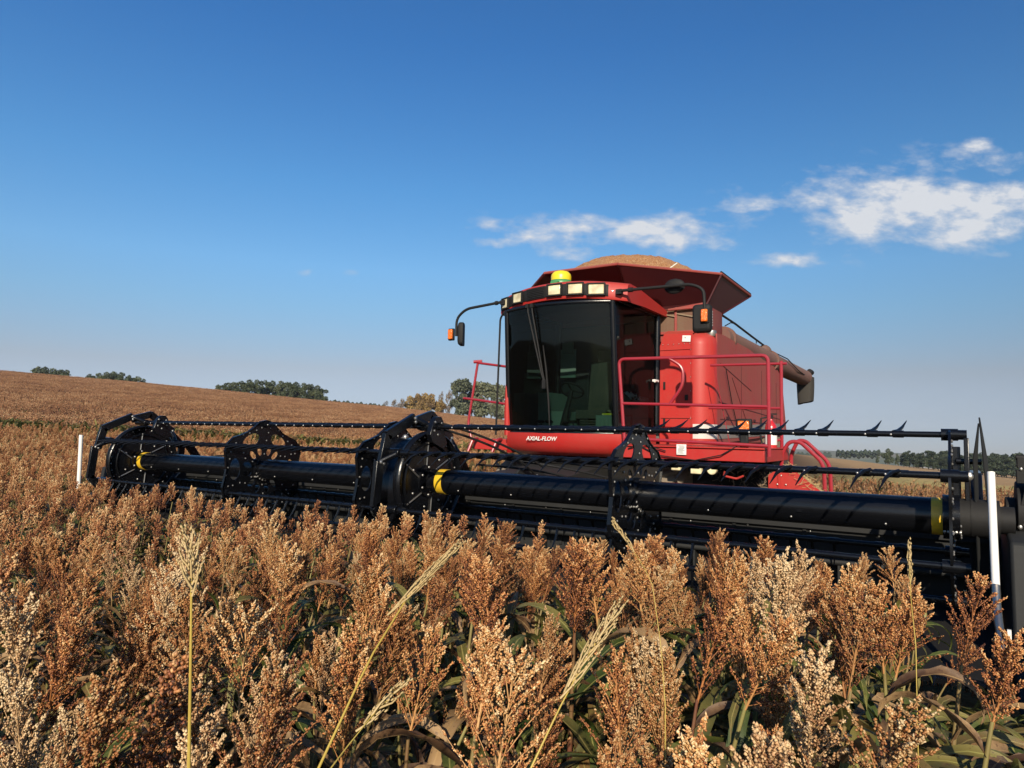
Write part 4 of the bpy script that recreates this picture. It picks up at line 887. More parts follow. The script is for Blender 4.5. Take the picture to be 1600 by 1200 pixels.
rim = [(.65, 4.1, 4.38), (1.86, 5.46, 4.37), (1.83, 7.45, 4.37), (.65, 8.3, 4.40), (-.65, 8.3, 4.40), (-1.83, 7.45, 4.37), (-1.86, 5.46, 4.37), (-.65, 4.1, 4.38)]
bot = [(.4, 5.30, 3.87), (1.65, 5.35, 3.87), (1.65, 6.25, 3.87), (1.0, 7.3, 3.87), (-1.0, 7.3, 3.87), (-1.65, 6.25, 3.87), (-1.65, 5.35, 3.87), (-.4, 5.30, 3.87)]
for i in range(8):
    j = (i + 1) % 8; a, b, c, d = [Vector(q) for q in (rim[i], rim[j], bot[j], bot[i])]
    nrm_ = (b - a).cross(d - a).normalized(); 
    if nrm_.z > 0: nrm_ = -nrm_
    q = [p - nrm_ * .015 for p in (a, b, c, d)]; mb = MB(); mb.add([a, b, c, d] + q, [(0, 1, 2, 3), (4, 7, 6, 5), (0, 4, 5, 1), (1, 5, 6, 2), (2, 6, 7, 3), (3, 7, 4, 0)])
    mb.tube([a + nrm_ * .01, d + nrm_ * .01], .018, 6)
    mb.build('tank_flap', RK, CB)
mb = MB(); loop = [Vector(q) for q in rim]; 
for i in range(8): mb.tube([loop[i], loop[(i + 1) % 8]], .024, 8, 0)
mb.build('tank_rim', MT['red_dusty'], CB)
mb = MB()
for i in (1, 5, 2, 4): mb.tube([loop[i] + Vector((0, 0, .03)), loop[(i + 1) % 8] + Vector((0, 0, .03))], .02, 6)
mb.build('rim_seal', BM, CB)
mb = MB(); mb.tube([(.33, 4.8, 3.88), (1.29, 5.0, 4.52)], .008, 6); mb.build('whip_aerial', MT['cloth'], CB)
# --- unloading auger
A0, A1 = Vector((1.58, 6.30, 3.45)), Vector((1.74, 13.2, 3.28))
mb = MB(); mb.tube([A0, A0.lerp(A1, .5), A1], .20, 28); mb.tube([A1 - Vector((0, .02, 0)), A1 + Vector((0, .28, -.02))], [.205, .17], 24)
for u in (.03, .48): mb.tube([A0.lerp(A1, u), A0.lerp(A1, u + .012)], .235, 28)
mb.ball(A0.lerp(A1, .44) + Vector((0, 0, .17)), .17, 14, 8, 0, (.8, 1.6, .8))
ag = mb.build('unloading_auger', MT['auger'], CB, sharp=50)
mb = MB(); e = A1 + Vector((.02, .05, .0)); rows = []
for (dz, w, d_) in ((.02, .20, .22), (-.2, .20, .22), (-.45, .19, .21), (-.63, .18, .20)):
    rows.append([(e.x + w * math.copysign(abs(math.cos(a)) ** .6, math.cos(a)), e.y + .05 + d_ * math.copysign(abs(math.sin(a)) ** .6, math.sin(a)), e.z + dz + (.05 * math.cos(a) if dz < -.5 else 0)) for a in np.linspace(0, 2 * math.pi, 24, endpoint=False)])
mb.grid(rows, 0, True); mb.build('auger_spout', MT['spout'], ag, sharp=50)
mb = MB(); mb.cyl(A1 + Vector((.1, .20, .18)), A1 + Vector((.12, .36, .16)), .07, 14); mb.build('auger_lamp', BM, ag)
mb = MB(); mb.tube([(1.62, 6.1, 3.86), (1.62, 7.2, 3.82), (1.66, 8.2, 3.72), (1.66, 9.2, 3.66), (1.7, 9.6, 3.6)], .02, 8); mb.tube([(1.6, 6.6, 3.70), (1.62, 6.9, 3.80), (1.62, 7.2, 3.82)], .01, 6); mb.tube([(1.66, 8.6, 3.62), (1.66, 8.6, 3.70)], .01, 6)
mb.tube([(1.72, 9.7, 3.58), (1.90, 10.4, 3.48), (1.93, 11.4, 3.32), (1.92, 12.2, 3.28), (1.86, 13.1, 3.42)], .012, 6)
mb.build('auger_hose', BM, ag)
mb = MB(); mb.lathe((1.70, 5.45, 3.40), [(.02, -.08), (.07, -.04), (.085, .02), (.08, .05), (.0, .055)], 18); o_ = mb.build('work_lamp', MT['steel'], CB)
# --- things carried on the machine
mb = MB(); mb.lathe((2.875, 4.28, 1.52), [(0, 0), (.072, 0), (.078, .02), (.078, .34), (.070, .39), (.04, .43), (.025, .45), (.025, .49)], 26)
ex = mb.build('fire_extinguisher', MT['extred'], sharp=40); tag(ex, 'red fire extinguisher with white label hung on the platform rail', 'fire extinguisher')
mb = MB(); mb.lathe((2.875, 4.28, 1.52), [(.0795, .12), (.0795, .31)], 26)
mb.build('paper_label', MT['white'], ex, sharp=60)
mb = MB(); mb.box((2.875, 4.28, 2.02), (.05, .05, .05)); mb.box((2.90, 4.25, 2.06), (.12, .025, .02)); mb.tube([(2.84, 4.26, 2.02), (2.76, 4.22, 2.0), (2.745, 4.22, 1.8), (2.77, 4.22, 1.66)], .014, 8); mb.build('valve_and_hose', BM, ex)
mb = MB(); rs_ = random.Random(5); rows = []
for i in range(14):
    rows.append([(.52 + .30 * i / 13 + .012 * math.sin(j * 2.1 + i), 4.25 + .42 * j / 11, 2.37 + .05 * math.sin(i * 1.4 + j * .8) * math.sin(j * .7) - .10 * (abs(i / 13 - .5) * 2) ** 3 + .02 * rs_.random()) for j in range(12)])
mb.grid(rows, 0); cl = mb.build('cloth', MT['cloth'], sharp=180); tag(cl, 'crumpled pale cloth lying on the console behind the side window of the cab', 'cloth')
mb = MB(); mb.lathe((.70, 4.62, 2.36), [(0, 0), (.045, 0), (.047, .10), (.04, .13), (.045, .16), (.03, .21), (.014, .24), (.014, .27), (0, .27)], 16); bt = mb.build('bottle', MT['sideglass']); tag(bt, 'clear plastic drinks bottle standing on the console in the cab', 'bottle')
mb = MB(); mb.box((.56, 3.97, 2.045), (.16, .05, .03)); mb.box((.66, 3.97, 2.04), (.04, .04, .025)); yt = mb.build('torch', MT['domeyellow'], bevel=.01); tag(yt, 'bright yellow hand torch lying on the toolbox behind the windscreen', 'torch')
mb = MB(); rows = [[(.50 + .26 * i / 9, 4.02 + .2 * j / 7, 2.05 + .06 * math.sin(i * .9) * math.sin(j * .8 + .4) + .02 * rs_.random()) for j in range(8)] for i in range(10)]
mb.grid(rows); rg = mb.build('rag', MT['tan'], sharp=180); tag(rg, 'crumpled beige rag beside the yellow torch in the cab', 'rag')
# heap of grain in the tank
mb = MB(); rows = []
for r in np.linspace(0, 1, 26):
    row = []
    for k in range(64):
        a = 2 * math.pi * k / 64; x = 1.62 * r * math.cos(a); y = 5.98 + 1.62 * r * math.sin(a)
        z = 4.34 + .66 * (1 - r ** 1.8) + rng.normal(0, .010) + .03 * math.sin(a * 3 + 1) * r * (1 - r) + .02 * math.sin(x * 4 + 1) * math.sin(y * 3)
        row.append((x, y, z))
    rows.append(row)
mb.grid(rows, 0, True)
hp = mb.build('grain_heap', MT['grain'], sharp=180); tag(hp, 'rounded heap of harvested orange brown grain rising above the tank rim', 'grain heap')

# ------------------------------------------------------------------ plants
OCT_V = np.array([(1, 0, 0), (-1, 0, 0), (0, 1, 0), (0, -1, 0), (0, 0, 1), (0, 0, -1)], float)
OCT_F = np.array([(0, 2, 4), (2, 1, 4), (1, 3, 4), (3, 0, 4), (2, 0, 5), (1, 2, 5), (3, 1, 5), (0, 3, 5)])
class PB:
    """numpy mesh collector with a tint colour per vertex and uv"""
    def __init__(s): s.v = []; s.f3 = []; s.f4 = []; s.t = []; s.uv = []; s.m3 = []; s.m4 = []; s.n = 0
    def add(s, v, f3=None, f4=None, tint=(.5, 1), uv=None, mi=0):
        v = np.asarray(v, float); k = len(v); s.v.append(v)
        t = np.empty((k, 4)); t[:, 0] = tint[0]; t[:, 1] = tint[1]; t[:, 2] = 0; t[:, 3] = 1; s.t.append(t)
        s.uv.append(np.zeros((k, 2)) if uv is None else np.asarray(uv, float))
        if f3 is not None and len(f3): s.f3.append(np.asarray(f3) + s.n); s.m3.append(np.full(len(f3), mi))
        if f4 is not None and len(f4): s.f4.append(np.asarray(f4) + s.n); s.m4.append(np.full(len(f4), mi))
        s.n += k
    def beads(s, c, r, tint, val, stretch=None, mi=0):
        """many small grains at once; stretch: (unit axis, factor) elongates along an axis"""
        k = len(c)
        if not k: return
        V = OCT_V[None] * r[:, None, None]
        rotz = rng.uniform(0, 6.28, k); cs, sn = np.cos(rotz)[:, None], np.sin(rotz)[:, None]
        V = np.stack([V[:, :, 0] * cs - V[:, :, 1] * sn, V[:, :, 0] * sn + V[:, :, 1] * cs, V[:, :, 2]], 2)
        if stretch is not None:
            ax, fct = stretch; V = V + (V * ax[:, None, :]).sum(2)[:, :, None] * ax[:, None, :] * (fct - 1)
        V = (V + c[:, None, :]).reshape(-1, 3)
        F = (OCT_F[None] + (np.arange(k) * 6)[:, None, None]).reshape(-1, 3)
        s.add(V, F, None, (np.repeat(tint, 6), np.repeat(val, 6)), None, mi)
    def strip(s, pts, r, n=4, tint=(.5, 1), mi=0):
        mb = MB(); mb.tube(pts, r, n, 0, False); s.add(mb.v, None, mb.f, tint, None, mi)
    def mesh(s, name, mats):
        me = bpy.data.meshes.new(name); v = np.concatenate(s.v)
        f3 = np.concatenate(s.f3) if s.f3 else np.zeros((0, 3), int); f4 = np.concatenate(s.f4) if s.f4 else np.zeros((0, 4), int)
        n3, n4 = len(f3), len(f4)
        me.vertices.add(len(v)); me.vertices.foreach_set('co', v.ravel())
        lo = np.concatenate([f3.ravel(), f4.ravel()]); me.loops.add(len(lo)); me.loops.foreach_set('vertex_index', lo)
        me.polygons.add(n3 + n4); me.polygons.foreach_set('loop_start', np.concatenate([np.arange(n3) * 3, n3 * 3 + np.arange(n4) * 4]))
        mi = np.concatenate([*s.m3, *s.m4]) if (s.m3 or s.m4) else np.zeros(0, int)
        for m in mats: me.materials.append(m)
        me.polygons.foreach_set('material_index', mi.astype(np.int32))
        ca = me.color_attributes.new('tint', 'FLOAT_COLOR', 'POINT'); ca.data.foreach_set('color', np.concatenate(s.t).ravel())
        ul = me.uv_layers.new(name='UVMap'); ul.data.foreach_set('uv', np.concatenate(s.uv)[lo].ravel())
        me.update(calc_edges=True); me.shade_smooth(); return me
def leaf_pts(l, w, el, droop, twist, fold=.25, seg=12, curl=0.0):
    """blade rising from the stem along +X, arching over; returns verts, quads, uv"""
    p = np.zeros(3); a = el; v = []; uv = []; st = l / seg
    for i in range(seg + 1):
        u = i / seg
        wd = w * (min(1, .55 + 2.2 * u)) * (1 - u ** 2.6) ** .8 * .5 * (1 + .08 * math.sin(u * 17 + l * 40))
        tw = twist * u * u; up = np.array([-math.sin(a), 0, math.cos(a)]); sd = np.array([0, 1, 0.])
        sdir = sd * math.cos(tw) + up * math.sin(tw); udir = -sd * math.sin(tw) + up * math.cos(tw)
        for q, uu in ((-1, 0), (0, .5), (1, 1)):
            v.append(p + sdir * q * wd + udir * abs(q) * wd * fold); uv.append((uu, u))
        p = p + np.array([math.cos(a), curl * u, math.sin(a)]) * st
        a -= droop * st / l * (.5 + 1.3 * u)
    f = []
    for i in range(seg):
        for k in (0, 1): f.append((i * 3 + k, i * 3 + k + 1, i * 3 + k + 4, i * 3 + k + 3))
    return np.array(v), np.array(f), np.array(uv)
def head_geo(pb, base, axis, length, width, nb, ng, gr, tint0=.4, mi=0, seed=0, openness=1.0, awn=True):
    """a sorghum panicle: rachis, rising side branches, grains in loose tufts, pale husks at the tips"""
    r = np.random.default_rng(seed); axis = np.asarray(axis, float); axis /= np.linalg.norm(axis)
    x = np.cross(axis, [0, 1, .1]); x /= np.linalg.norm(x); y = np.cross(axis, x); base = np.asarray(base, float)
    if awn: pb.strip([base, base + axis * length * .5, base + axis * length * .9], [.004, .003, .001], 4, (.55, .8), mi)
    C = []; Rr = []; Tn = []; Vl = []; Ax = []
    for b in range(nb):
        u = (b + r.uniform(0, 1)) / nb; h = u ** .85 * .86; ph = b * 2.399 + r.normal(0, .35)
        out = math.cos(ph) * x + math.sin(ph) * y
        bl = length * (.46 - .26 * u) * r.uniform(.7, 1.3); ang = R(r.uniform(10, 30)) * openness * (1.15 - .6 * u)
        mxw = width * (.50 + .60 * math.sin(math.pi * min(1, (h * .95 + .18)))) * r.uniform(.55, 1.15)
        p0 = base + axis * h * length; d0 = axis * math.cos(ang) + out * math.sin(ang)
        bend = out * r.uniform(.1, .5) - axis * .12 + np.array([0, 0, -.12])
        def bp(t): return p0 + d0 * bl * t + bend * bl * t * t * .35 + out * (mxw * .5 - bl * math.sin(ang)) * t * .35
        if awn: pb.strip([bp(0), bp(.5), bp(1)], [.0016, .0013, .0006], 3, (.5, .75), mi)
        n = max(2, int(ng * r.uniform(.7, 1.3)))
        t = .22 + .78 * np.sort(r.uniform(0, 1, n)) ** .8
        nv = r.normal(0, 1, (n, 3)); nv /= np.linalg.norm(nv, axis=1)[:, None]
        pts = np.array([bp(q) for q in t]) + nv * (.0088 * np.sin(np.pi * (.18 + .74 * t)) * r.uniform(.55, 1.15, n))[:, None] * (gr / .0031) ** .6
        C.append(pts); Rr.append(gr * r.uniform(.75, 1.2, n)); bt = r.normal(0, .11)
        Tn.append(np.clip(tint0 + bt + .34 * (t - .5) * (.4 + u) + .20 * (u - .4) + r.normal(0, .15, n), 0, 1)); Vl.append(r.uniform(.6, 1.15, n))
        dd = d0 + r.normal(0, .45, (n, 3)); Ax.append(dd / np.linalg.norm(dd, axis=1)[:, None])
    C, Rr, Tn, Vl, Ax = (np.concatenate(q) for q in (C, Rr, Tn, Vl, Ax))
    pb.beads(C, Rr, Tn, Vl, (Ax, r.uniform(1.0, 1.7, len(C))[:, None, None]), mi)
    if awn:   # pale empty husks sticking out between the grains
        k = int(len(C) * .16); q = r.choice(len(C), k, replace=False)
        off = C[q] + Ax[q] * (Rr[q] * 1.5)[:, None]
        pb.beads(off, Rr[q] * .62, np.clip(Tn[q] + .30, 0, 1), np.full(k, .95), (Ax[q], np.full((k, 1, 1), 2.6)), mi)
def stem_geo(pb, h, lean, mi=0):
    pb.strip([(0, 0, -.1), (lean[0] * .2, lean[1] * .2, h * .5), (lean[0], lean[1], h)], [.011, .009, .0045], 6, (.5, 1), mi)

HEADS = ['head_rust', 'head_rust', 'head_dark', 'head_pale']
LEAVES = ['leaf_green', 'leaf_olive', 'leaf_dry']
# leaf meshes shared by the near plants
LM = []
for i in range(16):
    mat = LEAVES[(0, 1, 2, 1, 0, 2, 1, 0, 2, 1, 0, 2, 1, 0, 2, 0)[i]]; dry = mat == 'leaf_dry'
    pb = PB(); v, f, uv = leaf_pts(rnd.uniform(.38, .66), rnd.uniform(.045, .072) * (.75 if dry else 1), R(rnd.uniform(48, 74)), R(rnd.uniform(95, 175) if not dry else rnd.uniform(130, 210)),
                                  rnd.uniform(-1.1, 1.1) * (1.6 if dry else 1), .3 if not dry else .7, 14, rnd.uniform(-.35, .35))
    v = v + rng.normal(0, .0022, v.shape) * (1.6 if dry else .8)
    pb.add(v, None, f, (.5, 1), uv); LM.append((pb.mesh('leaf', [MT[mat]]), dry))
def obj(name, me, parent=None, loc=(0, 0, 0), rot=(0, 0, 0), sc=1.0):
    o = bpy.data.objects.new(name, me); COL.objects.link(o); o.parent = parent; o.location = loc; o.rotation_euler = rot; o.scale = (sc, sc, sc); return o
class Proto: pass
PROTO = []
for i in range(22):
    P = Proto(); P.kind = HEADS[i % 4] if i < 12 else ('head_pale' if i < 14 else ('head_rust', 'head_dark')[i % 2]); hb = .98 + rnd.uniform(-.03, .03)
    lean = (rnd.uniform(-.05, .05), rnd.uniform(-.05, .05)); pb = PB(); stem_geo(pb, hb + .02, lean); P.stem = pb.mesh('stem', [MT['stem']])
    pb = PB(); ln = rnd.uniform(.24, .37); wd = rnd.uniform(.08, .165)
    ax = np.array([lean[0] * 2 + rnd.uniform(-.14, .14), lean[1] * 2 + rnd.uniform(-.14, .14), 1])
    head_geo(pb, (lean[0], lean[1], hb), ax, ln, wd, int(rnd.uniform(28, 52)), 42, rnd.uniform(.0024, .0030), .31 if P.kind != 'head_pale' else .5, 0, 100 + i, rnd.uniform(.7, 1.5))
    P.head = pb.mesh('seed_head', [MT[P.kind]]); P.h = hb + ln
    P.leaves = []; a0 = rnd.uniform(0, 6.28); nl = rnd.choice((5, 6, 6, 7))
    for k in range(nl):
        lm, dry = rnd.choice(LM); z = .22 + (hb - .40) * k / (nl - 1) + rnd.uniform(-.03, .03); fr = z / hb
        P.leaves.append((lm, (lean[0] * fr * fr, lean[1] * fr * fr, z), a0 + k * math.pi + rnd.uniform(-.6, .6), rnd.uniform(.8, 1.1) * (.82 if k == nl - 1 else 1)))
    for k in range(rnd.choice((1, 2, 2))):      # flag leaves that reach the light just under the head
        lm, dry = rnd.choice([q for q in LM if q[1]] if rnd.random() < .4 else LM); z = hb * rnd.uniform(.72, .93); fr = z / hb
        P.leaves.append((lm, (lean[0] * fr * fr, lean[1] * fr * fr, z), rnd.uniform(0, 6.28), rnd.uniform(.5, .8)))
    PROTO.append(P)
HLAB = {'head_rust': 'ripe sorghum plant with a loose rust orange seed head in the uncut crop', 'head_dark': 'ripe sorghum plant with a dark brown seed head in the uncut crop', 'head_pale': 'ripe sorghum plant with a pale straw coloured seed head in the uncut crop'}
first = {}
def plant_tree(root, parts):
    for (nm, me, loc, rot, sc) in parts: obj(nm, me, root, loc, rot, sc)
def sorghum(pi, x, y, h, rz, tilt=(0, 0)):
    P = PROTO[pi]
    if pi not in first:
        root = bpy.data.objects.new('sorghum_plant', None); COL.objects.link(root); root.empty_display_size = .1
        obj('stem', P.stem, root); obj('seed_head', P.head, root)
        for (lm, lo, ra, sc) in P.leaves: obj('leaf', lm, root, lo, (0, 0, ra), sc)
        first[pi] = root
    else:
        src = first[pi]; root = src.copy(); COL.objects.link(root)
        for ch in src.children:
            c = ch.copy(); COL.objects.link(c); c.parent = root
    s = h / P.h; root.location = (x, y, float(ground(x, y)))
    root.rotation_euler = (Matrix.Rotation(tilt[1], 3, Vector((-RT[1], RT[0], 0))) @ Matrix.Rotation(tilt[0], 3, Vector((RT[0], RT[1], 0))) @ Matrix.Rotation(rz, 3, 'Z')).to_euler(); root.scale = (s * rnd.uniform(.9, 1.15), s * rnd.uniform(.9, 1.15), s)
    tag(root, HLAB[P.kind], 'sorghum plant', 'ripe sorghum plants nearest the camera'); return root

# where the crop stands
def is_crop(x, y):
    az, d = az_of(x, y)
    front = (y < -1.02) & (x < 5.12)
    left = (x < -5.75)
    return (front | left) & ((d > 1.08) | ((np.abs(az) > 55) & (d > .75))) & ~(az > 29.5)
def crop_h(x, y):
    az, d = az_of(x, y)
    return np.interp(d, [0, 2.8, 5.6, 12], [1.29, 1.27, 1.02, 1.06]) + .03 * np.sin(np.asarray(x) * 1.3 + np.asarray(y))
HERO = [(3.73, -4.49, 1.30, 0), (3.30, -4.89, 1.36, 3), (3.71, -4.96, 1.33, 2), (2.86, -4.23, 1.34, 3), (2.41, -3.50, 1.33, 0), (2.78, -3.38, 1.30, 1), (3.45, -3.59, 1.29, 1), (4.05, -4.39, 1.27, 4), (4.42, -4.67, 1.27, 2),
        (3.59, -3.13, 1.30, 0), (4.34, -4.21, 1.27, 6), (3.98, -3.05, 1.29, 4), (3.97, -2.84, 1.31, 5), (4.31, -3.15, 1.33, 1), (4.48, -3.31, 1.38, 12), (4.63, -3.48, 1.38, 13), (4.74, -3.40, 1.30, 2), (4.93, -3.14, 1.34, 8),
        (4.86, -3.20, 1.32, 4), (4.98, -3.36, 1.24, 4), (4.76, -4.58, 1.30, 11), (4.66, -2.97, 1.28, 5), (4.36, -4.08, 1.28, 7), (4.52, -4.13, 1.27, 6), (3.97, -5.00, 1.25, 3), (3.85, -4.30, 1.24, 8), (3.60, -4.96, 1.29, 7),
        (4.71, -4.08, 1.29, 13), (3.75, -4.70, 1.26, 12), (3.03, -4.54, 1.34, 7)]
RS, PS = .36, .128                                            # row and plant spacing
cand = []
for ix in range(int(-40 / RS), int(6 / RS)):
    for iy in range(int(-9 / PS), int(46 / PS)):
        cand.append((ix * RS, iy * PS))
cand = np.array(cand); cand = cand + np.column_stack([rng.normal(0, .05, len(cand)), rng.normal(0, .055, len(cand))])
az, d = az_of(cand[:, 0], cand[:, 1])
keep = is_crop(cand[:, 0], cand[:, 1]) & (d < 34) & ((np.abs(az) < 44) | ((d < 7) & (np.abs(az) < 100)) | (d < 2.6))
keep &= rng.uniform(0, 1, len(cand)) < np.interp(d, [5, 14, 34], [1.0, 1.0, .75])
keep &= rng.uniform(0, 1, len(cand)) < np.where((az > 8) & (d > 1.9) & (d < 5.5), np.interp(az, [8, 18, 24, 29], [1, .8, .6, .35]), 1)
gap = np.interp(az, [-40, -10, 10], [36.0, 27.0, 24.0]); keep &= ~((d > gap - 1.6) & (d < gap + 1.6))
for hx, hy, *_ in HERO: keep &= np.hypot(cand[:, 0] - hx, cand[:, 1] - hy) > .10
cand = cand[keep]; az, d = az_of(cand[:, 0], cand[:, 1])
score = np.where((np.abs(az) < 38.5) & (d > .75), d, d + 100); order = np.argsort(score)
NEAR = 300 - len(HERO)
for (hx, hy, hz, pi) in HERO: sorghum(pi, hx, hy, hz, rnd.uniform(0, 6.28), (rnd.gauss(0, .03), rnd.gauss(.05, .04)))
for k in order[:NEAR]:
    x, y = cand[k]
    sorghum(rnd.choice((0, 1, 2, 4, 5, 6, 8, 9, 10, 3, 14, 15, 16, 17, 18, 19, 20, 21, 14, 16)), float(x), float(y), float(crop_h(x, y)) * rnd.uniform(.80, 1.06), rnd.uniform(0, 6.28), (rnd.gauss(0, .09), rnd.gauss(.16, .12)))
far_pts = cand[order[NEAR:]]

# instanced masses: source meshes live in collections that are never linked to the scene
def source_coll(name, meshes):
    c = bpy.data.collections.new(name)
    for me in meshes: c.objects.link(bpy.data.objects.new(me.name, me))
    return c
def scatter(name, pts, scale, coll, nvar, label_kind=True, tilt=.06, lean=0.0):
    me = bpy.data.meshes.new(name); n = len(pts)
    me.vertices.add(n); me.vertices.foreach_set('co', np.asarray(pts, float).ravel())
    eul = np.array([tuple((Matrix.Rotation(rng.normal(lean, tilt), 3, Vector((-RT[1], RT[0], 0))) @ Matrix.Rotation(rng.normal(0, tilt), 3, Vector((RT[0], RT[1], 0))) @ Matrix.Rotation(rng.uniform(0, 6.283), 3, 'Z')).to_euler()) for _ in range(n)])
    for nm, ty, val in (('rot', 'FLOAT_VECTOR', eul), ('scl', 'FLOAT', np.asarray(scale, float)), ('var', 'INT', rng.integers(0, nvar, n))):
        a = me.attributes.new(nm, ty, 'POINT'); a.data.foreach_set('vector' if ty == 'FLOAT_VECTOR' else 'value', val.ravel())
    o = bpy.data.objects.new(name, me); COL.objects.link(o)
    g = bpy.data.node_groups.new(name, 'GeometryNodeTree'); g.interface.new_socket('Geometry', in_out='INPUT', socket_type='NodeSocketGeometry'); g.interface.new_socket('Geometry', in_out='OUTPUT', socket_type='NodeSocketGeometry')
    gi = g.nodes.new('NodeGroupInput'); go = g.nodes.new('NodeGroupOutput'); ip = g.nodes.new('GeometryNodeInstanceOnPoints'); ci = g.nodes.new('GeometryNodeCollectionInfo')
    ci.inputs['Collection'].default_value = coll; ci.inputs['Separate Children'].default_value = True; ci.inputs['Reset Children'].default_value = True
    def attr(nm, ty):
        a = g.nodes.new('GeometryNodeInputNamedAttribute'); a.data_type = ty; a.inputs['Name'].default_value = nm; return [s for s in a.outputs if s.enabled and s.name == 'Attribute'][0]
    g.links.new(gi.outputs[0], ip.inputs['Points']); g.links.new(ci.outputs[0], ip.inputs['Instance']); ip.inputs['Pick Instance'].default_value = True
    g.links.new(attr('var', 'INT'), ip.inputs['Instance Index']); g.links.new(attr('rot', 'FLOAT_VECTOR'), ip.inputs['Rotation']); g.links.new(attr('scl', 'FLOAT'), ip.inputs['Scale'])
    g.links.new(ip.outputs[0], go.inputs[0])
    md = o.modifiers.new('scatter', 'NODES'); md.node_group = g
    return o
def leaf_into(pb, z, ra, l, w, mi, seg=5, el=60, droop=130):
    v, f, uv = leaf_pts(l, w, R(el), R(droop), rnd.uniform(-1, 1), .3, seg, rnd.uniform(-.3, .3)); c, s_ = math.cos(ra), math.sin(ra)
    v = np.column_stack([v[:, 0] * c - v[:, 1] * s_, v[:, 0] * s_ + v[:, 1] * c, v[:, 2] + z]); pb.add(v, None, f, (.5, 1), uv, mi)
mid = []
for i in range(10):
    pb = PB(); stem_geo(pb, .98, (0, 0), 0)
    head_geo(pb, (0, 0, .96), (rnd.uniform(-.25, .25), rnd.uniform(-.25, .25), 1), rnd.uniform(.24, .32), rnd.uniform(.075, .115), 22, 18, .0050, .38 + .09 * (i % 3 == 0), 1, 300 + i, 1.05, False)
    for k in range(5): leaf_into(pb, .2 + .12 * k, k * math.pi + rnd.uniform(-.6, .6), rnd.uniform(.4, .6), rnd.uniform(.05, .07), rnd.choice((2, 3, 4)), 6)
    mid.append(pb.mesh('plant', [MT['stem'], MT['head_far'], MT['leaf_green'], MT['leaf_olive'], MT['leaf_dry']]))
hh = crop_h(far_pts[:, 0], far_pts[:, 1]) * rng.uniform(.88, 1.06, len(far_pts)) / 1.24
P3 = np.column_stack([far_pts, ground(far_pts[:, 0], far_pts[:, 1])])
tag(scatter('sorghum_crop', P3, hh, source_coll('mid_plants', mid), len(mid), tilt=.10, lean=.15), 'standing sorghum crop running from the header up the slope', 'crop', None, 'stuff')
clump = []
for i in range(7):
    pb = PB()
    for k in range(44):
        x, y = rnd.uniform(-.95, .95), rnd.uniform(-.95, .95); hz = .84 + rnd.uniform(-.08, .08)
        r_ = np.random.default_rng(900 + i * 60 + k); n = 13
        t = r_.uniform(0, 1, n); c = np.column_stack([x + r_.normal(0, .030, n), y + r_.normal(0, .030, n), hz + t * .28])
        pb.beads(c, r_.uniform(.015, .028, n) * (1.1 - .5 * t), np.clip(.36 + .34 * (t - .4) + r_.normal(0, .2, n), 0, 1), r_.uniform(.75, 1.1, n), (np.tile([0, 0, 1.], (n, 1)), np.full((n, 1, 1), 1.7)), 0)
        pb.strip([(x, y, 0), (x, y, hz)], .010, 3, (.5, 1), 1)
        if k % 2 == 0: leaf_into(pb, rnd.uniform(.45, .72), rnd.uniform(0, 6.28), .5, .08, rnd.choice((2, 3, 4)), 3)
    clump.append(pb.mesh('clump', [MT['head_hill'], MT['stem'], MT['leaf_green'], MT['leaf_olive'], MT['leaf_dry']]))
cp = []
xx, yy = np.meshgrid(np.arange(-260, 30, 1.55), np.arange(-60, 260, 1.55)); xx = xx.ravel() + rng.normal(0, .3, xx.size); yy = yy.ravel() + rng.normal(0, .3, yy.size)
az, d = az_of(xx, yy); gap = np.interp(az, [-40, -10, 10], [36.0, 27.0, 24.0])
k_ = (d > np.maximum(gap + 1.6, 31)) & (d < crest(az) + 12) & (az > -43) & (az < 13) & (xx < -5)
k_ |= (d > gap + 1.6) & (d < 31.5) & (az > -43) & (az < 13) & (xx < -6.5)
xx, yy = xx[k_], yy[k_]
tag(scatter('far_sorghum_crop', np.column_stack([xx, yy, ground(xx, yy) - .05]), rng.uniform(.95, 1.05, len(xx)) * (1 + .035 * np.sin(az_of(xx, yy)[1] * .55 + xx * .02) + .03 * np.sin(xx * .11) * np.sin(yy * .07)), source_coll('crop_clumps', clump), len(clump), tilt=.02), 'far sorghum crop covering the hillside up to the skyline', 'crop', None, 'stuff')
# low dark green growth on the bank that crosses the field
bk = []
for i in range(5):
    pb = PB()
    for k in range(26): leaf_into(pb, rnd.uniform(.05, .35), rnd.uniform(0, 6.28), rnd.uniform(.45, .8), rnd.uniform(.06, .09), rnd.choice((0, 1, 1)), 4, 60, 110)
    for v in pb.v: v[:, :2] += rnd.uniform(-.5, .5) * np.array([1, rnd.uniform(-1, 1)])
    bk.append(pb.mesh('bank_tuft', [MT['leaf_green'], MT['leaf_olive']]))
aa = np.repeat(np.arange(-44, 10, .55), 3) + rng.normal(0, .2, 99 * 3); gp = np.interp(aa, [-40, -10, 10], [36.0, 27.0, 24.0]) + rng.normal(0, .45, len(aa))
bx, by = np.array([pt(float(q), float(w)) for q, w in zip(aa, gp)]).T; ok = bx < -6.2; bx, by = bx[ok], by[ok]
tag(scatter('bank_growth', np.column_stack([bx, by, ground(bx, by)]), rng.uniform(.9, 1.2, len(bx)) * .92, source_coll('bank_tufts', bk), len(bk)), 'dark green growth along a low bank that crosses the crop', 'bank growth', None, 'stuff')
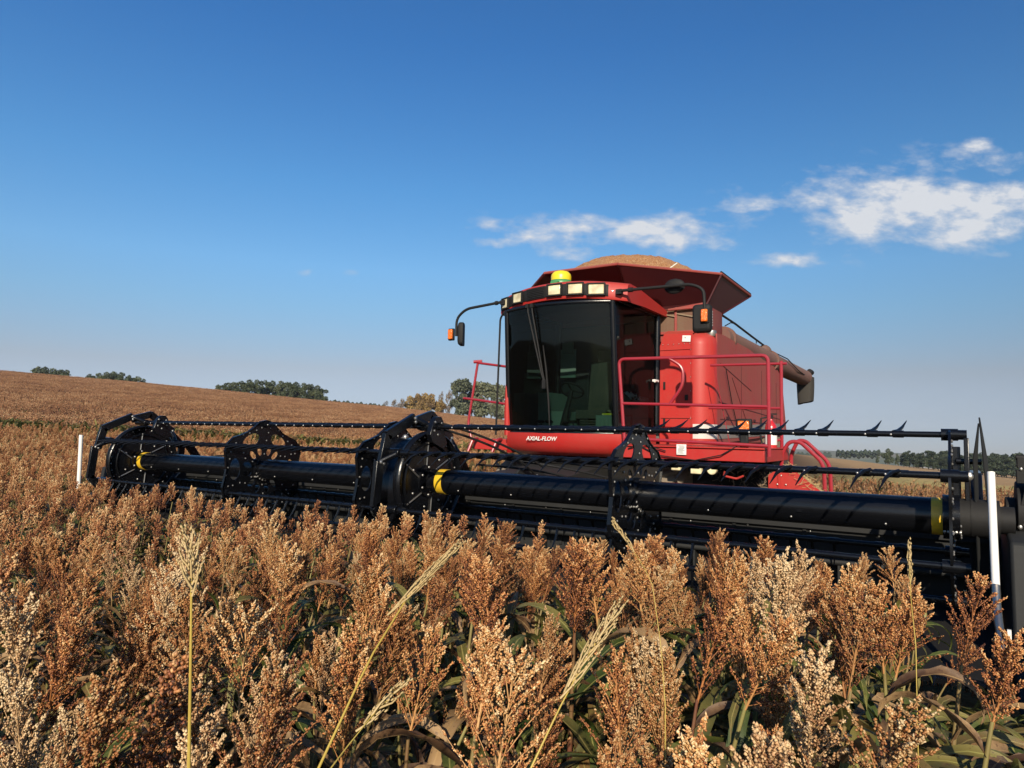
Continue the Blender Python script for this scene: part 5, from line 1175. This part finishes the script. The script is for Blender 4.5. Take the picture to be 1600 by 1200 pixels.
# stubble behind the header and on the cut ground to the right
stb = []
for i in range(7):
    pb = PB()
    for k in range(8):
        x, y = rnd.gauss(0, .14), rnd.gauss(0, .14); h = rnd.uniform(.26, .52); pb.strip([(x, y, -.05), (x + rnd.gauss(0, .05), y + rnd.gauss(0, .05), h)], [.009, .007], 4, (.5, 1), 0)
        if rnd.random() < .6: leaf_into(pb, rnd.uniform(.1, h), rnd.uniform(0, 6.28), rnd.uniform(.2, .4), .05, rnd.choice((1, 2, 1)), 4)
        if rnd.random() < .35: head_geo(pb, (x, y, h * .8), (rnd.uniform(-.4, .4), rnd.uniform(-.4, .4), 1), .14, .05, 8, 5, .008, .35, 3, 700 + i * 9 + k, 1, False)
    stb.append(pb.mesh('stubble_tuft', [MT['stubble'], MT['leaf_dry'], MT['leaf_olive'], MT['head_far']]))
xx, yy = np.meshgrid(np.arange(-5.6, 60, .36), np.arange(-2.0, 62, .30)); xx = xx.ravel() + rng.normal(0, .07, xx.size); yy = yy.ravel() + rng.normal(0, .09, yy.size)
az, d = az_of(xx, yy); k_ = (((yy > 1.2) | (xx > 6.1)) & (d < 34) & (az > -30) & (az < 43) & (d > 4)) & ~((np.abs(xx) < 2) & (yy > 1) & (yy < 11)); k_ &= rng.uniform(0, 1, len(xx)) < np.interp(d, [5, 18, 34], [.95, .9, .5])
xx, yy = xx[k_], yy[k_]
tag(scatter('stubble', np.column_stack([xx, yy, ground(xx, yy)]), rng.uniform(.8, 1.3, len(xx)), source_coll('stubble_tufts', stb), len(stb)), 'reddish sorghum stubble on the harvested ground behind the header', 'stubble', None, 'stuff')

# leafy plants without a head beside the right end of the header
leafy = []; lfirst = {}
for i in range(5):
    ls = []; a0 = rnd.uniform(0, 6.28); nl = 8
    for k in range(nl):
        lm = rnd.choice([q for q in LM if not q[1]] if rnd.random() < .72 else LM)[0]
        ls.append((lm, (0, 0, .22 + .5 * k / nl), a0 + k * 2.4 + rnd.uniform(-.5, .5), rnd.uniform(.85, 1.15)))
    pb = PB(); stem_geo(pb, .74, (rnd.uniform(-.03, .03), rnd.uniform(-.03, .03))); leafy.append((pb.mesh('stem', [MT['stem']]), ls))
for i in range(250):
    aa_ = rnd.uniform(24, 40) if i % 3 else rnd.uniform(4, 26); x, y = pt(aa_, rnd.uniform(.85, 3.9))
    pi = i % 5
    if x > 5.75 or y > -1.15: continue
    if math.hypot(x - CAM.x, y - CAM.y) < .8: continue
    if pi not in lfirst:
        root = bpy.data.objects.new('leafy_sorghum', None); COL.objects.link(root); obj('stem', leafy[pi][0], root)
        for (lm, lo, ra, sc) in leafy[pi][1]: obj('leaf', lm, root, lo, (0, 0, ra), sc)
        lfirst[pi] = root
    else:
        src = lfirst[pi]; root = src.copy(); COL.objects.link(root)
        for ch in src.children: c = ch.copy(); COL.objects.link(c); c.parent = root
    dd_ = math.hypot(x - CAM.x, y - CAM.y); s = min(rnd.uniform(.95, 1.25), (1.62 - .25 * dd_) / 1.0); root.location = (x, y, float(ground(x, y))); root.rotation_euler = (rnd.gauss(0, .1), rnd.gauss(0, .1), rnd.uniform(0, 6.28)); root.scale = (s, s, s)
    tag(root, 'leafy green sorghum plant without a seed head beside the right end of the header', 'leafy plant', 'leafy plants at the crop edge')

# pale bare stalks standing out of the crop
def world(px, py, dd):
    x, y = pt(az_px(px), dd); return Vector((x, y, CAM.z + tan_px(px, py) * dd))
def stalk(pts, label, head=.16, r=.004, dens=16, lean=.5):
    r = r * .38
    P = [world(*q) for q in pts]; out = []
    for u in np.linspace(0, 1, 12):
        k = u * (len(P) - 1); i = min(int(k), len(P) - 2); out.append(P[i].lerp(P[i + 1], k - i))
    base = Vector(out[0]); rt_ = bpy.data.objects.new('stalk', None); COL.objects.link(rt_); rt_.location = base; ORG[rt_.as_pointer()] = base
    gz_ = float(ground(base.x, base.y)); lo = Vector((base.x + (out[0].x - out[1].x) * .5, base.y + (out[0].y - out[1].y) * .5, gz_))
    mb = MB(); mb.tube([lo] + out, [r * 1.5] * 2 + [r * (1.3 - .8 * i / 11) for i in range(11)], 8); mb.build('stem', MT['straw_stem'], rt_)
    pb = PB(); tip = out[-1]; ax = (out[-1] - out[-3]).normalized(); L0 = (tip - base).length
    for i in range(dens):
        u = i / dens; p = tip - ax * head * (1 - u) * 1.0; a = i * 2.4; o_ = Vector((math.cos(a), math.sin(a), .2)); o_ = (o_ - ax * o_.dot(ax)).normalized()
        e = p + (ax * .9 + o_ * .35 * lean).normalized() * head * (.55 - .25 * u)
        pb.strip([np.array(p - base), np.array(p.lerp(e, .5) + o_ * .004 - base), np.array(e - base)], [.0022, .0016, .0006], 4)
        n = 7; t = np.linspace(.3, 1, n); c = np.array([list(p.lerp(e, q) - base) for q in t]) + rng.normal(0, .002, (n, 3)); axx = np.tile(np.array((e - p).normalized()), (n, 1))
        pb.beads(c, np.full(n, .0021), np.full(n, .5), np.full(n, 1.0), (axx, np.full((n, 1, 1), 2.4)))
    o = bpy.data.objects.new('panicle', pb.mesh('panicle', [MT['straw_head']])); COL.objects.link(o); o.parent = rt_
    tag(rt_, label, 'stalk', 'pale stalks in the crop')
stalk([(323, 1200, 1.15), (318, 1050, 1.18), (312, 900, 1.2), (306, 838, 1.22)], 'upright yellow stalk with a small pale plume in the left foreground', .09, .0052, 16, 1.2)
stalk([(512, 1195, 1.10), (590, 1020, 1.2), (650, 920, 1.3), (708, 862, 1.36)], 'yellow stalk leaning right with a long narrow pale seed head', .17, .0042, 18, .25)
stalk([(832, 1196, 1.1), (880, 1095, 1.15), (920, 1020, 1.2), (962, 955, 1.25)], 'pale straw stalk with a feathery head leaning right near the centre', .17, .0034, 15, .45)
stalk([(1042, 1090, 1.5), (1035, 1000, 1.55), (1020, 900, 1.6), (962, 815, 1.65)], 'thin yellow stalk curving left in front of the reel tube', .08, .002, 6, .3)
stalk([(1425, 1000, 1.9), (1419, 930, 1.95), (1418, 880, 2.0), (1418, 852, 2.0)], 'thin upright grass spike in front of the right end of the header', .09, .002, 8, .15)
stalk([(530, 1190, 1.0), (560, 1150, 1.05), (600, 1100, 1.1), (640, 1060, 1.12)], 'short pale grass head leaning right in the lower foreground', .09, .0022, 6, .6)

# ------------------------------------------------------------------ trees
def crown_mesh(name, blobs, n, size, mat, seed, flat=1.0):
    r = np.random.default_rng(seed); w = np.array([b[3] ** 2 * b[4] for b in blobs]); w = w / w.sum(); pb = PB()
    for b, q in zip(blobs, w):
        k = int(n * q); v = r.normal(0, 1, (k, 3)); v /= np.linalg.norm(v, axis=1)[:, None]; rad = r.uniform(.35, 1, k) ** .5 * (1 + .22 * np.sin(v[:, 0] * 5 + b[0]) * np.sin(v[:, 2] * 6 + v[:, 1] * 4))
        c = np.array(b[:3]) + v * rad[:, None] * np.array([b[3], b[3], b[4]])
        a = r.normal(0, 1, (k, 3)); a /= np.linalg.norm(a, axis=1)[:, None]; e = np.cross(a, r.normal(0, 1, (k, 3))); e /= np.linalg.norm(e, axis=1)[:, None]
        s1 = size * r.uniform(.5, 1.3, k); s2 = s1 * r.uniform(.4, .8, k)
        V = np.stack([c - a * s1[:, None], c + e * s2[:, None], c + a * s1[:, None], c - e * s2[:, None]], 1).reshape(-1, 3)
        F = np.arange(k * 4).reshape(-1, 4); t = np.clip(.5 + r.normal(0, .17) + r.normal(0, .15, k), 0, 1)
        pb.add(V, None, F, (np.repeat(t, 4), 1.0))
    return pb.mesh('crown', [mat])
def tree_proto(kind, seed):
    r = random.Random(seed); H = 10.0; mb = MB(); blobs = []
    if kind == 'gum':
        tops = [(r.uniform(-1.6, 1.6), r.uniform(-1.6, 1.6), r.uniform(6.2, 9.0)) for _ in range(7)] + [(r.uniform(-.8, .8), r.uniform(-.8, .8), 9.0)]
        for t in tops: blobs.append((*t, r.uniform(.9, 1.5), r.uniform(.7, 1.2)))
        blobs += [(r.uniform(-1.5, 1.5), r.uniform(-1.5, 1.5), r.uniform(1.6, 5.8), r.uniform(.9, 1.4), r.uniform(.8, 1.2)) for _ in range(8)]
        mb.tube([(0, 0, -.5), (.1, .05, 3), (.2, 0, 7.5)], [.24, .18, .07], 7)
        for t in tops: mb.tube([(.1, .03, 3.2), ((t[0] + .1) / 2, t[1] / 2, (t[2] + 3) / 2), t], [.10, .07, .03], 5)
        size, n, mat = .36, 2600, 'tree_gum'
    elif kind == 'pine':
        for i in range(9): blobs.append((r.uniform(-1.7, 1.7), r.uniform(-1.7, 1.7), r.uniform(5.0, 9.0), r.uniform(.9, 1.5), r.uniform(.55, .95)))
        blobs.append((0, 0, 9.2, 1.0, .7)); blobs += [(r.uniform(-1.6, 1.6), r.uniform(-1.6, 1.6), r.uniform(2.0, 4.8), r.uniform(1.0, 1.5), r.uniform(.9, 1.2)) for _ in range(6)]
        mb.tube([(0, 0, -.5), (.05, 0, 5), (0, 0, 9)], [.22, .16, .05], 7)
        for b in blobs[:9]: mb.tube([(0, 0, b[2] - 1), b[:3]], [.07, .03], 4)
        size, n, mat = .32, 3000, 'tree_pine'
    elif kind in ('bush', 'bare'):
        for i in range(9): blobs.append((r.uniform(-2.6, 2.6), r.uniform(-2.4, 2.4), r.uniform(2.2, 7.0) , r.uniform(1.2, 2.0), r.uniform(1.0, 1.8)))
        blobs.append((0, 0, 7.6, 1.7, 1.6)); mb.tube([(0, 0, -.5), (.1, 0, 2), (.1, 0, 4)], [.25, .2, .12], 6)
        for b in blobs: mb.tube([(0, 0, .6), (b[0] * .4, b[1] * .4, b[2] * .5), b[:3]], [.10, .07, .03], 4)
        size, n, mat = .36, (2600 if kind == 'bush' else 900), ('tree_autumn' if kind == 'bush' else 'tree_bare')
    else:
        for i in range(12): blobs.append((r.uniform(-2.6, 2.6), r.uniform(-2.6, 2.6), r.uniform(3.0, 8.0), r.uniform(1.2, 1.9), r.uniform(.9, 1.5)))
        blobs.append((0, 0, 8.4, 1.5, 1.3)); blobs += [(r.uniform(-2.4, 2.4), r.uniform(-2.4, 2.4), r.uniform(1.5, 3.0), 1.3, 1.1) for _ in range(5)]
        mb.tube([(0, 0, -.5), (.1, .05, 2.5), (.05, 0, 6)], [.32, .24, .1], 7)
        for b in blobs[:9]: mb.tube([(.1, .05, 2.2), (b[0] * .5, b[1] * .5, (b[2] + 2.2) / 2), b[:3]], [.13, .08, .03], 5)
        size, n, mat = .36, 3200, 'tree_green'
    me = bpy.data.meshes.new('trunk'); me.from_pydata(mb.v, [], mb.f); me.materials.append(MT['bark']); me.shade_smooth()
    return me, crown_mesh('crown', blobs, n, size, MT[mat], seed)
TP = {k: [tree_proto(k, 50 + 7 * i + j * 3) for j in range(3)] for i, k in enumerate(('gum', 'pine', 'bush', 'bare', 'green'))}
tfirst = {}
def tree(kind, j, px, py_top, dd, wid, label, group, name='tree'):
    x, y = pt(az_px(px), dd); zt_ = CAM.z + tan_px(px, py_top) * dd; zb_ = float(ground(x, y)); h = max(2.0, zt_ - zb_); key = (kind, j)
    if key not in tfirst:
        root = bpy.data.objects.new(name, None); COL.objects.link(root); a, b = TP[kind][j]; obj('trunk', a, root); obj('crown', b, root); tfirst[key] = root
    else:
        src = tfirst[key]; root = src.copy(); COL.objects.link(root)
        for ch in src.children: c = ch.copy(); COL.objects.link(c); c.parent = root
    root.location = (x, y, zb_); s = h / 10.0; root.scale = (s * wid, s * wid, s); root.rotation_euler = (0, 0, rnd.uniform(0, 6.28)); tag(root, label, 'tree', group)
def row(specs, kind, dd, wid, label, group, name, jit=6):
    for i, (px, py) in enumerate(specs): tree(kind, i % 3, px, py, dd + rnd.uniform(-jit, jit), wid * rnd.uniform(.85, 1.2), label, group, name)
row([(56, 571), (66, 572), (78, 574), (90, 576), (100, 577)], 'green', 232, .9, 'small dark tree half hidden by the skyline at the far left', 'trees at the far left of the skyline', 'skyline_tree')
row([(135, 583), (150, 582), (162, 580), (174, 579), (186, 581), (198, 585), (212, 587), (221, 591)], 'green', 236, .9, 'dark round tree in the second clump from the left on the skyline', 'second clump of trees on the skyline', 'skyline_tree')
row([(338, 600), (350, 598), (362, 596), (374, 594), (387, 592), (399, 592), (412, 593), (424, 594), (437, 594), (449, 596), (461, 596), (473, 597), (484, 599), (494, 601), (501, 606)], 'green', 212, .95, 'dark green tree in the long grove on the skyline left of the harvester', 'long grove of trees on the skyline', 'grove_tree', 5)
row([(604, 625), (616, 622), (628, 620)], 'bare', 226, .8, 'greyish bare bush at the left end of the trees behind the cab', 'bare bushes behind the field', 'bush')
row([(640, 616), (652, 612), (664, 611), (674, 612), (655, 624), (688, 622)], 'bush', 222, .8, 'yellow brown autumn tree between the bare bushes and the tall gum trees', 'autumn trees behind the field', 'autumn_tree')
row([(690, 608), (702, 606)], 'bare', 222, .42, 'thin grey tree just left of the tall gum trees', 'thin grey trees', 'thin_tree')
row([(714, 593), (724, 592), (737, 600), (748, 596), (757, 598), (768, 600), (779, 601), (790, 603)], 'gum', 215, .85, 'tall grey green gum tree behind the left handrail of the harvester', 'tall gum trees behind the harvester', 'gum_tree', 4)
tree('green', 1, 1388, 700, 262, .92, 'large round tree at the left end of the pine row on the right', None, 'round_tree')
row([(1372, 712), (1402, 708)], 'green', 262, .6, 'lower bushy tree beside the large round tree on the right', 'bushy trees beside the round tree', 'bushy_tree', 2)
px_ = 1412; specs = []
while px_ < 1660:
    specs.append((px_, 705 + (px_ - 1412) * .025 + rnd.uniform(-3, 3))); px_ += rnd.uniform(6, 9)
row(specs, 'pine', 266, 1.0, 'dark pine in the row along the far edge of the field on the right', 'row of pines along the right field edge', 'pine_tree', 5)
row([(q[0] + 4, q[1] + 9) for q in specs[::2]], 'pine', 262, 1.25, 'low dark pine in front of the pine row on the right', 'low pines in front of the row', 'pine_tree', 2)
# far woods
pb = PB(); r_ = np.random.default_rng(77); n = 5200
pxs = np.concatenate([r_.uniform(1308, 1375, 3000), r_.uniform(505, 600, 1400), r_.uniform(1240, 1300, 800)])
pts = []
for q in pxs:
    dd = 640 + r_.uniform(-30, 30) if q > 1300 else (380 + r_.uniform(-10, 10) if q < 700 else 1000); x, y = pt(az_px(q), dd)
    top_ = 705.5 if q > 1300 else (627 + (q - 505) * .085 if q < 700 else 708); low = top_ + (8 if q > 1300 else 8)
    pyv = top_ + (low - top_) * r_.random() + 1.4 * math.sin(q * .9) + 1.0 * math.sin(q * .31); pts.append((x, y, CAM.z + tan_px(q, pyv) * dd))
pts = np.array(pts); pb.beads(pts, r_.uniform(.5, 1.1, len(pts)), r_.uniform(.2, .8, len(pts)), np.ones(len(pts)))
wd = bpy.data.objects.new('distant_woods', pb.mesh('distant_woods', [MT['tree_pine']])); COL.objects.link(wd); tag(wd, 'low band of distant woods on the horizon', 'woods', None, 'stuff')

# ------------------------------------------------------------------ haze: one box of air round everything
mb = MB(); mb.box((CAM.x, CAM.y, -30.0), (8600, 8600, 260.0)); hz = mb.build('haze', [], sharp=180)
m = bpy.data.materials.new('haze_air'); m.use_nodes = True; t = m.node_tree
for n in list(t.nodes): t.nodes.remove(n)
o = N(t, 'ShaderNodeOutputMaterial'); v = N(t, 'ShaderNodeVolumePrincipled'); v.inputs['Color'].default_value = (.80, .88, 1.0, 1); v.inputs['Density'].default_value = .00016; v.inputs['Anisotropy'].default_value = .2
L(t, v.outputs[0], o.inputs['Volume']); hz.data.materials.append(m); tag(hz, 'thin bluish haze in the air over the field', 'haze', None, 'stuff')
